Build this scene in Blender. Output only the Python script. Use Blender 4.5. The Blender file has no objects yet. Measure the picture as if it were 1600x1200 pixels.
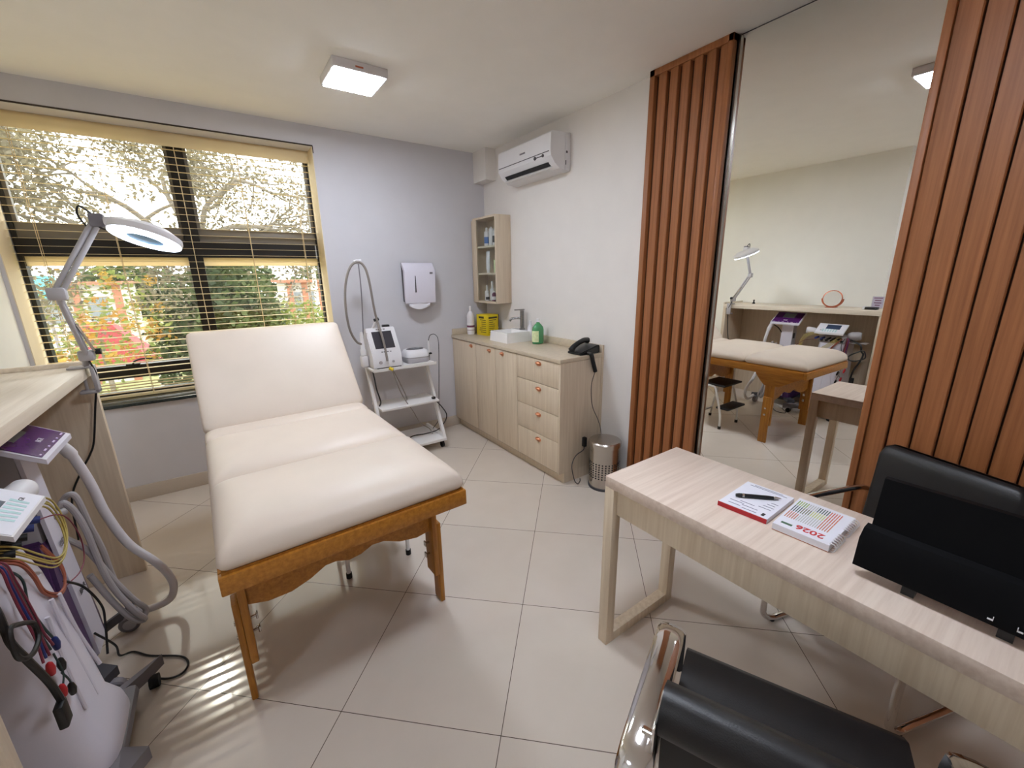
import bpy, bmesh, math, random
from mathutils import Vector as V, Matrix as MX4, Quaternion
random.seed(7)
PI = math.pi
C = bpy.context.scene.collection

LED, RING, SKY, SUN = (82, 84, 60), 11, 4.7, .42
# ------------------------------------------------------------------ materials
def lin(c):
    return tuple(((v/255)/12.92 if v/255 <= .04045 else ((v/255+.055)/1.055)**2.4) for v in c)+(1,)

def base_mat(name):
    m = bpy.data.materials.new(name); m.use_nodes = True
    nt = m.node_tree; b = nt.nodes['Principled BSDF']
    return m, nt, b

def M(name, rgb, rough=.5, metal=0, spec=.5, var=.06, vscale=6, bump=0, bscale=200, coat=0, alpha=None):
    m, nt, b = base_mat(name)
    b.inputs['Roughness'].default_value = rough; b.inputs['Metallic'].default_value = metal
    b.inputs['Specular IOR Level'].default_value = spec
    if coat: b.inputs['Coat Weight'].default_value = coat; b.inputs['Coat Roughness'].default_value = .08
    tc = nt.nodes.new('ShaderNodeTexCoord'); n = nt.nodes.new('ShaderNodeTexNoise')
    n.inputs['Scale'].default_value = vscale; n.inputs['Detail'].default_value = 4
    nt.links.new(tc.outputs['Object'], n.inputs['Vector'])
    r = nt.nodes.new('ShaderNodeValToRGB'); c = lin(rgb)
    r.color_ramp.elements[0].color = tuple(v*(1-var) for v in c[:3])+(1,)
    r.color_ramp.elements[1].color = tuple(min(1, v*(1+var)) for v in c[:3])+(1,)
    r.color_ramp.elements[0].position = .3; r.color_ramp.elements[1].position = .7
    nt.links.new(n.outputs['Fac'], r.inputs['Fac']); nt.links.new(r.outputs['Color'], b.inputs['Base Color'])
    if bump:
        n2 = nt.nodes.new('ShaderNodeTexNoise'); n2.inputs['Scale'].default_value = bscale
        nt.links.new(tc.outputs['Object'], n2.inputs['Vector'])
        bp = nt.nodes.new('ShaderNodeBump'); bp.inputs['Strength'].default_value = bump; bp.inputs['Distance'].default_value = .002
        nt.links.new(n2.outputs['Fac'], bp.inputs['Height']); nt.links.new(bp.outputs['Normal'], b.inputs['Normal'])
    return m

def WOOD(name, c1, c2, scl, rough=.45, pos=(.35, .65), spec=.4):
    "stretched-noise grain; scl = noise scale per axis (small along the grain)"
    m, nt, b = base_mat(name)
    b.inputs['Roughness'].default_value = rough; b.inputs['Specular IOR Level'].default_value = spec
    tc = nt.nodes.new('ShaderNodeTexCoord'); mp = nt.nodes.new('ShaderNodeMapping')
    mp.inputs['Scale'].default_value = scl
    nt.links.new(tc.outputs['Object'], mp.inputs['Vector'])
    n = nt.nodes.new('ShaderNodeTexNoise'); n.inputs['Scale'].default_value = 1; n.inputs['Detail'].default_value = 6
    n.inputs['Roughness'].default_value = .62
    nt.links.new(mp.outputs['Vector'], n.inputs['Vector'])
    r = nt.nodes.new('ShaderNodeValToRGB')
    r.color_ramp.elements[0].color = lin(c1); r.color_ramp.elements[1].color = lin(c2)
    r.color_ramp.elements[0].position, r.color_ramp.elements[1].position = pos
    nt.links.new(n.outputs['Fac'], r.inputs['Fac']); nt.links.new(r.outputs['Color'], b.inputs['Base Color'])
    return m

def EMIT(name, rgb, s):
    m, nt, b = base_mat(name)
    b.inputs['Base Color'].default_value = lin(rgb)
    b.inputs['Emission Color'].default_value = lin(rgb); b.inputs['Emission Strength'].default_value = s
    return m

def GLASS(name, tint=(250, 252, 250), f=.07, rough=0):
    m = bpy.data.materials.new(name); m.use_nodes = True; nt = m.node_tree; nt.nodes.clear()
    o = nt.nodes.new('ShaderNodeOutputMaterial'); mix = nt.nodes.new('ShaderNodeMixShader')
    t = nt.nodes.new('ShaderNodeBsdfTransparent'); t.inputs['Color'].default_value = lin(tint)
    g = nt.nodes.new('ShaderNodeBsdfGlossy'); g.inputs['Roughness'].default_value = rough
    mix.inputs[0].default_value = f
    nt.links.new(t.outputs[0], mix.inputs[1]); nt.links.new(g.outputs[0], mix.inputs[2]); nt.links.new(mix.outputs[0], o.inputs[0])
    return m

def LEAF(name, rgb, rgb2):
    m, nt, b = base_mat(name); b.inputs['Roughness'].default_value = .6
    tc = nt.nodes.new('ShaderNodeTexCoord'); n = nt.nodes.new('ShaderNodeTexNoise'); n.inputs['Scale'].default_value = 2.5
    nt.links.new(tc.outputs['Object'], n.inputs['Vector'])
    r = nt.nodes.new('ShaderNodeValToRGB'); r.color_ramp.elements[0].color = lin(rgb); r.color_ramp.elements[1].color = lin(rgb2)
    r.color_ramp.elements[0].position = .35; r.color_ramp.elements[1].position = .65
    nt.links.new(n.outputs['Fac'], r.inputs['Fac']); nt.links.new(r.outputs['Color'], b.inputs['Base Color'])
    tr = nt.nodes.new('ShaderNodeBsdfTranslucent'); nt.links.new(r.outputs['Color'], tr.inputs['Color'])
    mix = nt.nodes.new('ShaderNodeMixShader'); mix.inputs[0].default_value = .4
    out = nt.nodes['Material Output']
    nt.links.new(b.outputs[0], mix.inputs[1]); nt.links.new(tr.outputs[0], mix.inputs[2]); nt.links.new(mix.outputs[0], out.inputs[0])
    return m

def FLOOR():
    m, nt, b = base_mat('porcelain_tile')
    tc = nt.nodes.new('ShaderNodeTexCoord'); sp = nt.nodes.new('ShaderNodeSeparateXYZ')
    nt.links.new(tc.outputs['Object'], sp.inputs[0])
    th = math.radians(136.323); ox, oy = .9446, 3.0518
    def mth(op, a, c=None):
        n = nt.nodes.new('ShaderNodeMath'); n.operation = op
        for i, x in enumerate((a, c)):
            if x is None: continue
            if isinstance(x, (int, float)): n.inputs[i].default_value = x
            else: nt.links.new(x, n.inputs[i])
        return n.outputs[0]
    ds = []; cells = []
    for (cx, cy) in ((math.cos(th), math.sin(th)), (math.sin(th), -math.cos(th))):
        u = mth('ADD', mth('MULTIPLY', sp.outputs[0], cx/.6), mth('MULTIPLY', sp.outputs[1], cy/.6))
        u = mth('SUBTRACT', u, (ox*cx+oy*cy)/.6)
        fr = mth('FRACT', u); d = mth('ABSOLUTE', mth('SUBTRACT', fr, .5)); ds.append(d)
        cells.append(mth('FLOOR', u))
    mx = mth('MAXIMUM', ds[0], ds[1]); line = mth('GREATER_THAN', mx, .5-.0023)
    n = nt.nodes.new('ShaderNodeTexNoise'); n.inputs['Scale'].default_value = 5; n.inputs['Detail'].default_value = 5
    nt.links.new(tc.outputs['Object'], n.inputs['Vector'])
    r = nt.nodes.new('ShaderNodeValToRGB'); r.color_ramp.elements[0].color = lin((206, 194, 180)); r.color_ramp.elements[1].color = lin((216, 205, 192))
    nt.links.new(n.outputs['Fac'], r.inputs['Fac'])
    wn = nt.nodes.new('ShaderNodeTexWhiteNoise'); wn.noise_dimensions = '2D'
    cb = nt.nodes.new('ShaderNodeCombineXYZ'); nt.links.new(cells[0], cb.inputs[0]); nt.links.new(cells[1], cb.inputs[1])
    nt.links.new(cb.outputs[0], wn.inputs['Vector'])
    br = nt.nodes.new('ShaderNodeHueSaturation'); nt.links.new(r.outputs['Color'], br.inputs['Color'])
    nt.links.new(mth('ADD', mth('MULTIPLY', wn.outputs['Value'], .05), .975), br.inputs['Value'])
    mix = nt.nodes.new('ShaderNodeMix'); mix.data_type = 'RGBA'
    nt.links.new(line, mix.inputs['Factor']); nt.links.new(br.outputs[0], mix.inputs['A']); mix.inputs['B'].default_value = lin((92, 78, 68))
    nt.links.new(mix.outputs['Result'], b.inputs['Base Color'])
    b.inputs['Roughness'].default_value = .09; b.inputs['Specular IOR Level'].default_value = .5
    return m

m_floor = FLOOR()
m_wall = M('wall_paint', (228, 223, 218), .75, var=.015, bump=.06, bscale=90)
m_wallleft = M('wall_paint_brightened', (240, 238, 230), .75, var=.015)  # lighter copy of the wall paint, stands in for light on the left wall
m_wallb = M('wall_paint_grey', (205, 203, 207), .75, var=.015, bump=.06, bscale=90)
m_ceil = M('ceiling_paint', (247, 245, 240), .8, var=.012)
m_soffit = M('reveal_lit_cream', (232, 216, 184), .7, var=.03)  # cream of the back-lit reveal sides is put into the base colour
m_base = M('skirting_tile', (196, 184, 170), .3, var=.03)
m_sill = M('dark_granite', (40, 48, 50), .2, var=.4, vscale=60)
m_frame = M('black_aluminium', (22, 20, 20), .35, spec=.5)
m_glass = GLASS('window_glass')
m_cabglass = GLASS('cabinet_glass', (250, 252, 250), .06)
def SLAT():
    m, nt, b = base_mat('cream_slat'); b.inputs['Roughness'].default_value = .45
    tc = nt.nodes.new('ShaderNodeTexCoord'); n = nt.nodes.new('ShaderNodeTexNoise'); nt.links.new(tc.outputs['Object'], n.inputs['Vector'])
    r = nt.nodes.new('ShaderNodeValToRGB'); r.color_ramp.elements[0].color = lin((240, 226, 192)); r.color_ramp.elements[1].color = lin((246, 234, 204))
    nt.links.new(n.outputs['Fac'], r.inputs['Fac']); nt.links.new(r.outputs['Color'], b.inputs['Base Color'])
    t = nt.nodes.new('ShaderNodeBsdfTranslucent'); nt.links.new(r.outputs['Color'], t.inputs['Color'])
    mx = nt.nodes.new('ShaderNodeMixShader'); mx.inputs[0].default_value = .55
    nt.links.new(b.outputs[0], mx.inputs[1]); nt.links.new(t.outputs[0], mx.inputs[2]); nt.links.new(mx.outputs[0], nt.nodes['Material Output'].inputs[0])
    return m
m_slat = SLAT()
m_cord = M('blind_cord', (225, 205, 165), .7)
def lam(n, ax, c1=(201, 183, 159), c2=(214, 198, 175), rough=.42):
    s = [55, 55, 55]; s[ax] = 2.2
    return WOOD(n, c1, c2, s, rough)
lam_z = lam('laminate_vertical', 2); lam_y = lam('laminate_lengthwise', 1, (212, 198, 178), (226, 214, 196)); lam_x = lam('laminate_crosswise', 0)
lam_dk = lam('laminate_desk_side', 2, (216, 198, 172), (232, 217, 193))
lam_top = lam('laminate_desk_top', 0, (214, 194, 178), (229, 212, 197), .38)
lam_cnt = M('laminate_worktop', (196, 181, 158), .35, var=.06, vscale=30)
m_dark = M('dark_gap', (60, 50, 42), .8)
m_slatwood = WOOD('walnut_slat', (134, 82, 46), (166, 106, 64), (70, 70, 2.0), .45, (.3, .7))
m_slatback = M('panel_groove', (70, 40, 20), .7)
m_tablewood = WOOD('honey_beech', (158, 100, 30), (186, 126, 46), (60, 6, 60), .4)
m_tablewoodv = WOOD('honey_beech_leg', (152, 96, 30), (182, 124, 46), (60, 60, 5), .4)
m_vinyl = M('cream_vinyl', (222, 207, 191), .45, var=.02, bump=.05, bscale=350)
m_white = M('white_plastic', (226, 224, 226), .35, var=.015)
m_white2 = M('white_metal_paint', (232, 230, 228), .35, var=.015)
m_whitelav = M('white_abs', (214, 210, 220), .3, var=.015)
m_cer = M('white_ceramic', (238, 236, 234), .12, var=.01, coat=.4)
m_grey = M('grey_plastic', (120, 116, 122), .45)
m_lgrey = M('light_grey_plastic', (172, 168, 170), .45)
m_dgrey = M('dark_grey_plastic', (66, 64, 68), .5)
m_black = M('black_plastic', (16, 15, 16), .42)
m_blackm = M('black_matte', (13, 13, 15), .55)
m_mon = M('monitor_black', (7, 7, 9), .65, spec=.12)
m_leather = M('black_leather', (20, 19, 21), .42, var=.25, vscale=25, bump=.2, bscale=300)
m_rubber = M('black_rubber', (20, 19, 19), .7)
m_chrome = M('chrome', (225, 222, 220), .08, 1, var=.02)
m_steel = M('brushed_steel', (190, 184, 178), .25, 1, var=.05)
m_tap = M('tap_metal', (150, 148, 146), .22, 1, var=.03)
m_copper = M('copper', (224, 156, 120), .3, 1, var=.04)
m_rose = M('rose_copper', (190, 112, 84), .3, .8, var=.04)
m_mirror = M('mirror_silver', (250, 250, 245), .0, 1, var=.0)
m_purple = M('purple_gloss', (74, 26, 92), .25, var=.2, vscale=8)
m_purpled = M('purple_body', (70, 40, 84), .35, var=.1)
m_screen = M('grey_screen', (112, 118, 122), .2)
m_screend = M('dark_screen', (62, 60, 66), .15)
m_screenb = M('blue_screen', (52, 66, 92), .15)
m_aqua = M('aqua_print', (186, 220, 222), .4, var=.1, vscale=30)
m_paper = M('white_paper', (236, 236, 244), .7, var=.01)
m_print = M('grey_print', (120, 120, 140), .7)
m_ink = M('black_ink', (30, 30, 36), .6)
m_red = M('red_plastic', (180, 30, 40), .5)
m_redink = M('red_ink', (205, 60, 60), .7)
m_yel = M('yellow_box', (216, 190, 18), .55, var=.06)
m_yelc = M('yellow_wire', (188, 170, 96), .5)
m_navy = M('navy_plastic', (32, 46, 110), .4)
m_magw = M('maroon_wire', (120, 40, 60), .5)
m_org = M('orange_wire', (152, 84, 62), .5)
m_grn = M('green_wire', (42, 60, 58), .5)
m_hose = M('white_hose', (214, 210, 212), .4)
m_hoseg = M('grey_hose', (168, 163, 163), .45)
m_tubegrey = M('taupe_hose', (136, 128, 122), .45)
m_soap = M('green_soap', (70, 150, 96), .2, var=.08, coat=.4)
m_lab = M('pale_label', (214, 226, 178), .6, var=.12, vscale=60)
m_labw = M('white_label', (232, 228, 230), .6)
m_maroon = M('maroon_print', (110, 50, 80), .6)
m_blue = M('blue_label', (70, 110, 180), .5)
m_clearpl = M('translucent_bottle', (226, 222, 226), .3)
m_ring = EMIT('ring_led', (226, 238, 255), RING)
m_lens = GLASS('magnifier_glass', (190, 215, 235), .12)
m_redroof = M('red_canvas', (160, 58, 64), .7, var=.1)
m_bldg = M('white_render', (190, 188, 184), .8)
m_brick = M('brick_orange', (156, 106, 84), .8)
m_teal = M('teal_sign', (86, 176, 190), .6)
m_road = M('asphalt', (176, 170, 164), .9)
m_grass = M('grass', (140, 142, 96), .9, var=.3, vscale=3)
m_bark = M('bark', (118, 110, 98), .9, var=.2)
m_leafg = LEAF('leaf_green', (50, 66, 40), (98, 112, 66))
m_leafl = LEAF('leaf_light', (112, 128, 58), (158, 164, 92))
m_leafb = LEAF('leaf_grey_brown', (92, 86, 70), (132, 124, 100))
m_leafy = LEAF('flower_yellow', (186, 138, 52), (200, 170, 86))

# ------------------------------------------------------------------ builders
TM = {}
class B:
    def __init__(s, local=False): s.bm = bmesh.new(); s.local = local; s.mats = []; s.mi = 0
    def use(s, m):
        if m not in s.mats: s.mats.append(m)
        s.mi = s.mats.index(m); return s
    def _tag(s, faces):
        for f in faces: f.material_index = s.mi
    def box(s, a, b, bev=0, seg=2):
        lo = V([min(a[i], b[i]) for i in range(3)]); hi = V([max(a[i], b[i]) for i in range(3)])
        d = hi-lo; c = (hi+lo)/2
        r = bmesh.ops.create_cube(s.bm, size=1, matrix=MX4.Translation(c) @ MX4.Diagonal((d.x, d.y, d.z, 1)))
        vs = r['verts']; fs = {f for v in vs for f in v.link_faces}; s._tag(fs)
        if bev:
            es = list({e for v in vs for e in v.link_edges})
            r = bmesh.ops.bevel(s.bm, geom=es, offset=min(bev, min(d)*.49), segments=seg, affect='EDGES', profile=.5)
            s._tag(r['faces'])
        return s
    def quad(s, *p):
        f = s.bm.faces.new([s.bm.verts.new(q) for q in p]); f.material_index = s.mi; return s
    def prism(s, pts, vec):
        vec = V(vec); a = [s.bm.verts.new(p) for p in pts]; b = [s.bm.verts.new(V(p)+vec) for p in pts]
        n = len(pts); fs = [s.bm.faces.new(a), s.bm.faces.new(b[::-1])]
        for i in range(n): fs.append(s.bm.faces.new((a[i], b[i], b[(i+1) % n], a[(i+1) % n])))
        s._tag(fs); return s
    def loft(s, loops, cap0=True, cap1=True, closed=True):
        vs = [[s.bm.verts.new(p) for p in L] for L in loops]; n = len(vs[0]); fs = []
        for i in range(len(vs)-1):
            for j in range(n if closed else n-1):
                fs.append(s.bm.faces.new((vs[i][j], vs[i][(j+1) % n], vs[i+1][(j+1) % n], vs[i+1][j])))
        if closed and cap0: fs.append(s.bm.faces.new(vs[0][::-1]))
        if closed and cap1: fs.append(s.bm.faces.new(vs[-1]))
        s._tag(fs); return s
    def cyl(s, p0, p1, r0, r1=None, n=20, bev=0):
        r1 = r0 if r1 is None else r1
        p0 = V(p0); p1 = V(p1); d = (p1-p0); L = d.length; d.normalize()
        x = d.orthogonal().normalized(); y = d.cross(x)
        ring = lambda p, r: [p+(x*math.cos(2*PI*i/n)+y*math.sin(2*PI*i/n))*r for i in range(n)]
        if bev: return s.loft([ring(p0, r0-bev), ring(p0+d*bev, r0), ring(p1-d*bev, r1), ring(p1, r1-bev)])
        return s.loft([ring(p0, r0), ring(p1, r1)])
    def lathe(s, prof, o, axis=(0, 0, 1), n=24, flat=1.0):
        o = V(o); d = V(axis).normalized(); x = V((1, 0, 0)) if abs(d.z) > .99 else d.orthogonal().normalized(); y = d.cross(x)
        return s.loft([[o+d*z+(x*math.cos(2*PI*i/n)+y*math.sin(2*PI*i/n)*flat)*max(r, 1e-4) for i in range(n)] for r, z in prof])
    def tube(s, pts, r, n=8, sub=6, closed=False):
        P = [V(p) for p in pts]
        if sub > 1:
            Q = []; m = len(P)
            for i in range(m if closed else m-1):
                p0 = P[(i-1) % m] if closed or i > 0 else P[0]*2-P[1]
                p1 = P[i]; p2 = P[(i+1) % m]; p3 = P[(i+2) % m] if closed or i+2 < m else P[-1]*2-P[-2]
                for k in range(sub):
                    t = k/sub
                    Q.append(.5*((2*p1)+(p2-p0)*t+(2*p0-5*p1+4*p2-p3)*t*t+(3*p1-p0-3*p2+p3)*t**3))
            if not closed: Q.append(P[-1])
        else: Q = P
        N = len(Q); T = []
        for i in range(N):
            a = Q[(i+1) % N] if closed or i < N-1 else Q[i]; b = Q[i-1] if closed or i > 0 else Q[i]
            t = a-b
            T.append(t.normalized() if t.length > 1e-9 else V((0, 0, 1)))
        x = T[0].orthogonal().normalized(); loops = []
        for i in range(N):
            if i: x = (T[i-1].rotation_difference(T[i]) @ x)
            x = (x-T[i]*x.dot(T[i])).normalized(); y = T[i].cross(x)
            rr = r if not callable(r) else r(i/(N-1))
            loops.append([Q[i]+(x*math.cos(2*PI*j/n)+y*math.sin(2*PI*j/n))*rr for j in range(n)])
        if closed: loops.append(loops[0])
        return s.loft(loops, not closed, not closed)
    def ell(s, c, r, n=18, m=10, rot=None):
        R = rot or MX4.Identity(3); c = V(c)
        L = []
        for i in range(m+1):
            a = -PI/2+PI*i/m; k = max(math.cos(a), .003)
            L.append([c+R @ V((r[0]*k*math.cos(2*PI*j/n), r[1]*k*math.sin(2*PI*j/n), r[2]*math.sin(a))) for j in range(n)])
        return s.loft(L)
    def xf(s, mat):
        bmesh.ops.transform(s.bm, matrix=mat, verts=s.bm.verts); return s
    def build(s, name, mat, parent=None, ang=35, flat=False):
        me = bpy.data.meshes.new(name)
        bmesh.ops.recalc_face_normals(s.bm, faces=s.bm.faces)
        if parent is not None and not s.local:
            bmesh.ops.transform(s.bm, matrix=TM[parent.name].inverted(), verts=s.bm.verts)
        if not flat:
            for f in s.bm.faces: f.smooth = True
        s.bm.to_mesh(me); s.bm.free()
        if not flat: me.set_sharp_from_angle(angle=math.radians(ang))
        for x in (s.mats or [mat]): me.materials.append(x)
        o = bpy.data.objects.new(name, me); C.objects.link(o)
        if parent is not None:
            o.parent = parent; TM[o.name] = TM[parent.name]
        return o

def thing(name, label, cat, loc, rz=0, group=None):
    o = bpy.data.objects.new(name, None); o.empty_display_size = .05; C.objects.link(o)
    o.location = loc; o.rotation_euler = (0, 0, rz)
    TM[o.name] = MX4.Translation(loc) @ MX4.Rotation(rz, 4, 'Z')
    o['label'] = label; o['category'] = cat
    if group: o['group'] = group
    return o
def single(b, name, mat, label, cat, loc, group=None, kind=None):
    "one-mesh thing with its origin at its base"
    if not b.local: b.xf(MX4.Translation(-V(loc)))
    o = b.build(name, mat); o.location = loc; TM[o.name] = MX4.Translation(loc)
    o['label'] = label; o['category'] = cat
    if group: o['group'] = group
    if kind: o['kind'] = kind
    return o
def struct(b, name, mat, parent=None):
    o = b.build(name, mat, parent)
    if parent is None: TM[o.name] = MX4.Identity(4)
    o['kind'] = 'structure'; return o
def text(s, size, mat, parent, mtx, name='lettering', align='CENTER', ext=.0004, bold=0):
    cu = bpy.data.curves.new(name, 'FONT'); cu.body = s; cu.size = size; cu.align_x = align; cu.align_y = 'CENTER'; cu.extrude = ext; cu.offset = bold
    t = bpy.data.objects.new('tmp_text', cu); C.objects.link(t)
    dg = bpy.context.evaluated_depsgraph_get(); me = bpy.data.meshes.new_from_object(t.evaluated_get(dg))
    bpy.data.objects.remove(t)
    me.name = name; me.transform(TM[parent.name].inverted() @ mtx); me.materials.clear(); me.materials.append(mat)
    o = bpy.data.objects.new(name, me); C.objects.link(o); o.parent = parent; TM[o.name] = TM[parent.name]
    return o
def basis(o, x, y):
    x = V(x).normalized(); y = V(y); y = (y-x*y.dot(x)).normalized(); z = x.cross(y)
    m = MX4((x, y, z)).transposed().to_4x4(); m.translation = V(o); return m
def copy_tree(root):
    r = root.copy(); C.objects.link(r)
    for ch in list(root.children):
        c = ch.copy(); C.objects.link(c); c.parent = r
        for g in list(ch.children):
            d = g.copy(); C.objects.link(d); d.parent = c
    TM[r.name] = TM[root.name]
    return r

# ------------------------------------------------------------------ room shell
RX, LX, WY, CZ = 2.335, -1.02, 3.804, 2.685
OX0, OX1, OZ0, OZ1 = -1.0, .79, .72, 2.54       # window opening
FY = 4.06                                        # window frame plane
struct(B().box((-2.6, -1.9, -.12), (RX+.15, 4.25, 0)), 'floor', m_floor)
struct(B().box((-2.6, -1.9, CZ), (RX+.15, 4.25, CZ+.12)), 'ceiling', m_ceil)
b = B()
b.use(m_wallb)
b.box((LX, WY, 0), (RX, 4.2, OZ0)).box((LX, WY, OZ1), (RX, 4.2, CZ)).box((LX, WY, OZ0), (OX0, 4.2, OZ1)).box((OX1, WY, OZ0), (RX, 4.2, OZ1))
struct(b, 'wall_back', m_wallb)
struct(B().box((OX0, WY+.001, OZ1-.004), (OX1, FY-.03, OZ1)), 'trim_5', m_wallb)
b = B().box((OX1-.004, WY+.001, OZ0), (OX1, FY-.03, OZ1-.004)).box((OX0, WY+.001, OZ0), (OX0+.004, FY-.03, OZ1-.004))
struct(b, 'trim_1', m_soffit)
struct(B().box((RX, -1.9, 0), (RX+.15, 4.2, CZ)), 'wall_right', m_wall)
struct(B().box((-2.45, 1.39, 0), (LX, 4.2, CZ)), 'wall_left', m_wallleft)
struct(B().box((-2.6, -1.9, 0), (-2.45, 1.39, CZ)), 'wall_corridor', m_wall)
struct(B().box((-2.45, -1.9, 0), (RX, -1.75, CZ)), 'wall_rear', m_wall)
struct(B().box((2.224, 3.58, 2.415), (RX, WY, CZ)), 'trim_2', m_wall)
struct(B().box((OX0, WY-.004, OZ1-.003), (OX1+.004, WY+.004, OZ1+.006)).box((OX1, WY-.004, 2.49), (OX1+.006, WY+.004, OZ1)), 'trim_3', m_dark)
struct(B().box((OX0-.015, WY-.022, OZ0-.016), (OX1+.02, 4.19, OZ0+.008), .004), 'trim_4', m_sill)
b = B().box((LX, WY-.012, 0), (1.955, WY, .108), .003)
struct(b, 'baseboard_back', m_base)
struct(B().box((LX, 1.39, 0), (LX+.012, WY-.012, .108), .003), 'baseboard_left', m_base)
struct(B().box((RX-.012, 1.83, 0), (RX, 2.13, .108), .003), 'baseboard_right', m_base)

# window
b = B()
f = .026
b.box((OX0+.004, FY, OZ0+.008), (OX0+f, FY+.07, OZ1)).box((OX1-.014, FY, OZ0+.008), (OX1-.004, FY+.07, OZ1))
b.box((OX0+f, FY, OZ1-.03), (OX1-f, FY+.07, OZ1-.004)).box((OX0+f, FY, OZ0+.008), (OX1-f, FY+.07, OZ0+.035))
b.box((-.128, FY-.012, OZ0+.035), (-.036, FY+.07, OZ1-.03))
b.box((OX0+f, FY-.008, 1.716), (OX1-f, FY+.07, 1.825)).box((OX0+f, FY-.008, .858), (OX1-f, FY+.07, .952))
win = struct(b, 'window_1', m_frame)
m_sash = M('sash_grey', (120, 116, 110), .35)
b = B()
for x0, x1 in ((OX0+f, -.128), (-.036, OX1-.014)):
    b.box((x0, FY+.01, 1.825), (x1, FY+.06, 1.925), .004).box((x0, FY+.01, 1.925), (x0+.02, FY+.05, OZ1-.03)).box((x1-.02, FY+.01, 1.925), (x1, FY+.05, OZ1-.03))
b.build('sash', m_sash, win)
b = B()
for x0, x1 in ((OX0+f, -.128), (-.036, OX1-.014)): b.box((x0, FY+.03, 1.655), (x1, FY+.032, 1.716))
b.build('pale_rail', m_slat, win)
b = B()
for x0, x1 in ((OX0+f, -.128), (-.036, OX1-f)):
    for z0, z1 in ((OZ0+.035, .858), (.952, 1.655), (1.925, OZ1-.03)):
        b.box((x0, FY+.034, z0), (x1, FY+.038, z1))
b.build('glass', m_glass, win)
b = B().box((-.62, FY-.03, .945), (-.54, FY, .965), .004).tube([(-.58, FY-.03, .955), (-.565, FY-.06, .985), (-.52, FY-.07, 1.0), (-.46, FY-.06, .995)], .006)
b.build('latch_handle', m_black, win)

# ------------------------------------------------------------------ camera
def cam_rows(yaw, pitch, roll):
    cy, sy, cp, sp = math.cos(yaw), math.sin(yaw), math.cos(pitch), math.sin(pitch)
    f = V((sy*cp, cy*cp, sp)); r = V((cy, -sy, 0)); u = r.cross(f)
    c, s = math.cos(roll), math.sin(roll)
    return c*r+s*u, -s*r+c*u, f
r_, u_, f_ = cam_rows(.6068534, -.2580471, -.0158237)
cd = bpy.data.cameras.new('camera'); cam = bpy.data.objects.new('camera', cd); C.objects.link(cam)
mw = MX4((r_, u_, -f_)).transposed().to_4x4(); mw.translation = V((0, 0, 1.55265)); cam.matrix_world = mw
cd.sensor_fit = 'HORIZONTAL'; cd.sensor_width = 36; cd.lens = 646.694*36/1600; cd.clip_start = .02; cd.clip_end = 400
bpy.context.scene.camera = cam

# ------------------------------------------------------------------ venetian blind
vb = thing('venetian_blind', 'cream venetian blind with open horizontal slats hanging inside the window opening', 'blind', (-.1, 3.99, OZ0+.01))
BY = 3.985
b = B().box((OX0+.008, BY-.027, 2.445), (OX1-.008, BY-.025, 2.534)); b.build('valance', m_slat, vb)
b = B().box((OX0+.008, BY-.022, 2.518), (OX1-.008, BY+.022, 2.534)); b.build('headrail', m_slat, vb)
b = B()
nsl = 0; z = 2.478
tilt = math.radians(3)
def slat(b, z, w=.031, t=.0016):
    pts = []
    for i in range(5):
        u = -.5+i/4; pts.append((u*w, z+.0009*(1-(2*u)**2)+u*w*math.tan(tilt)))
    up = [(OX0+.01, BY+y, zz) for y, zz in pts]; dn = [(OX0+.01, BY+y, zz-t) for y, zz in pts[::-1]]
    b.prism(up+dn, (OX1-OX0-.02, 0, 0))
while z > .84:
    slat(b, z); z -= .0468
for k in range(4): slat(b, .835-k*.021)
b.build('slats', m_slat, vb)
b = B().box((OX0+.01, BY-.018, .733), (OX1-.01, BY+.018, .752), .004); b.build('bottom_rail', m_slat, vb)
for x in (-.865, -.495, -.082, .288, .668):
    B().cyl((x, BY-.021, .745), (x, BY-.021, 2.475), .0022, n=6).cyl((x, BY+.021, .745), (x, BY+.021, 2.475), .0018, n=6).build('ladder_cord', m_cord, vb)

# ------------------------------------------------------------------ ceiling lights
def ceil_light(x, y, label, power):
    m_led = EMIT('led_panel', (232, 240, 255), power)
    t = thing('ceiling_light', label, 'ceiling light', (x, y, CZ-.045), group='square ceiling lights')
    h = .15
    b = B().box((x-h, y-h, CZ-.045), (x+h, y+h, CZ), .003); b.build('housing', m_white, t)
    B().box((x-h+.012, y-h+.012, CZ-.049), (x+h-.012, y+h-.012, CZ-.0445)).build('diffuser', m_led, t)
    B().box((x-.03, y-h-.002, CZ-.03), (x+.012, y-h+.002, CZ-.022)).build('rating_label', m_rose, t)
ceil_light(.845, 2.765, 'square white surface-mounted ceiling light nearest the window wall, fully in view', LED[0])
ceil_light(.96, .80, 'square white ceiling light seen only as a glint high in the wall mirror', LED[1])

ceil_light(-1.75, .25, 'unseen square white fill light added in the side passage at the left', LED[2])  # added fill lamp, out of view, brightens the near side of the desk

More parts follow.
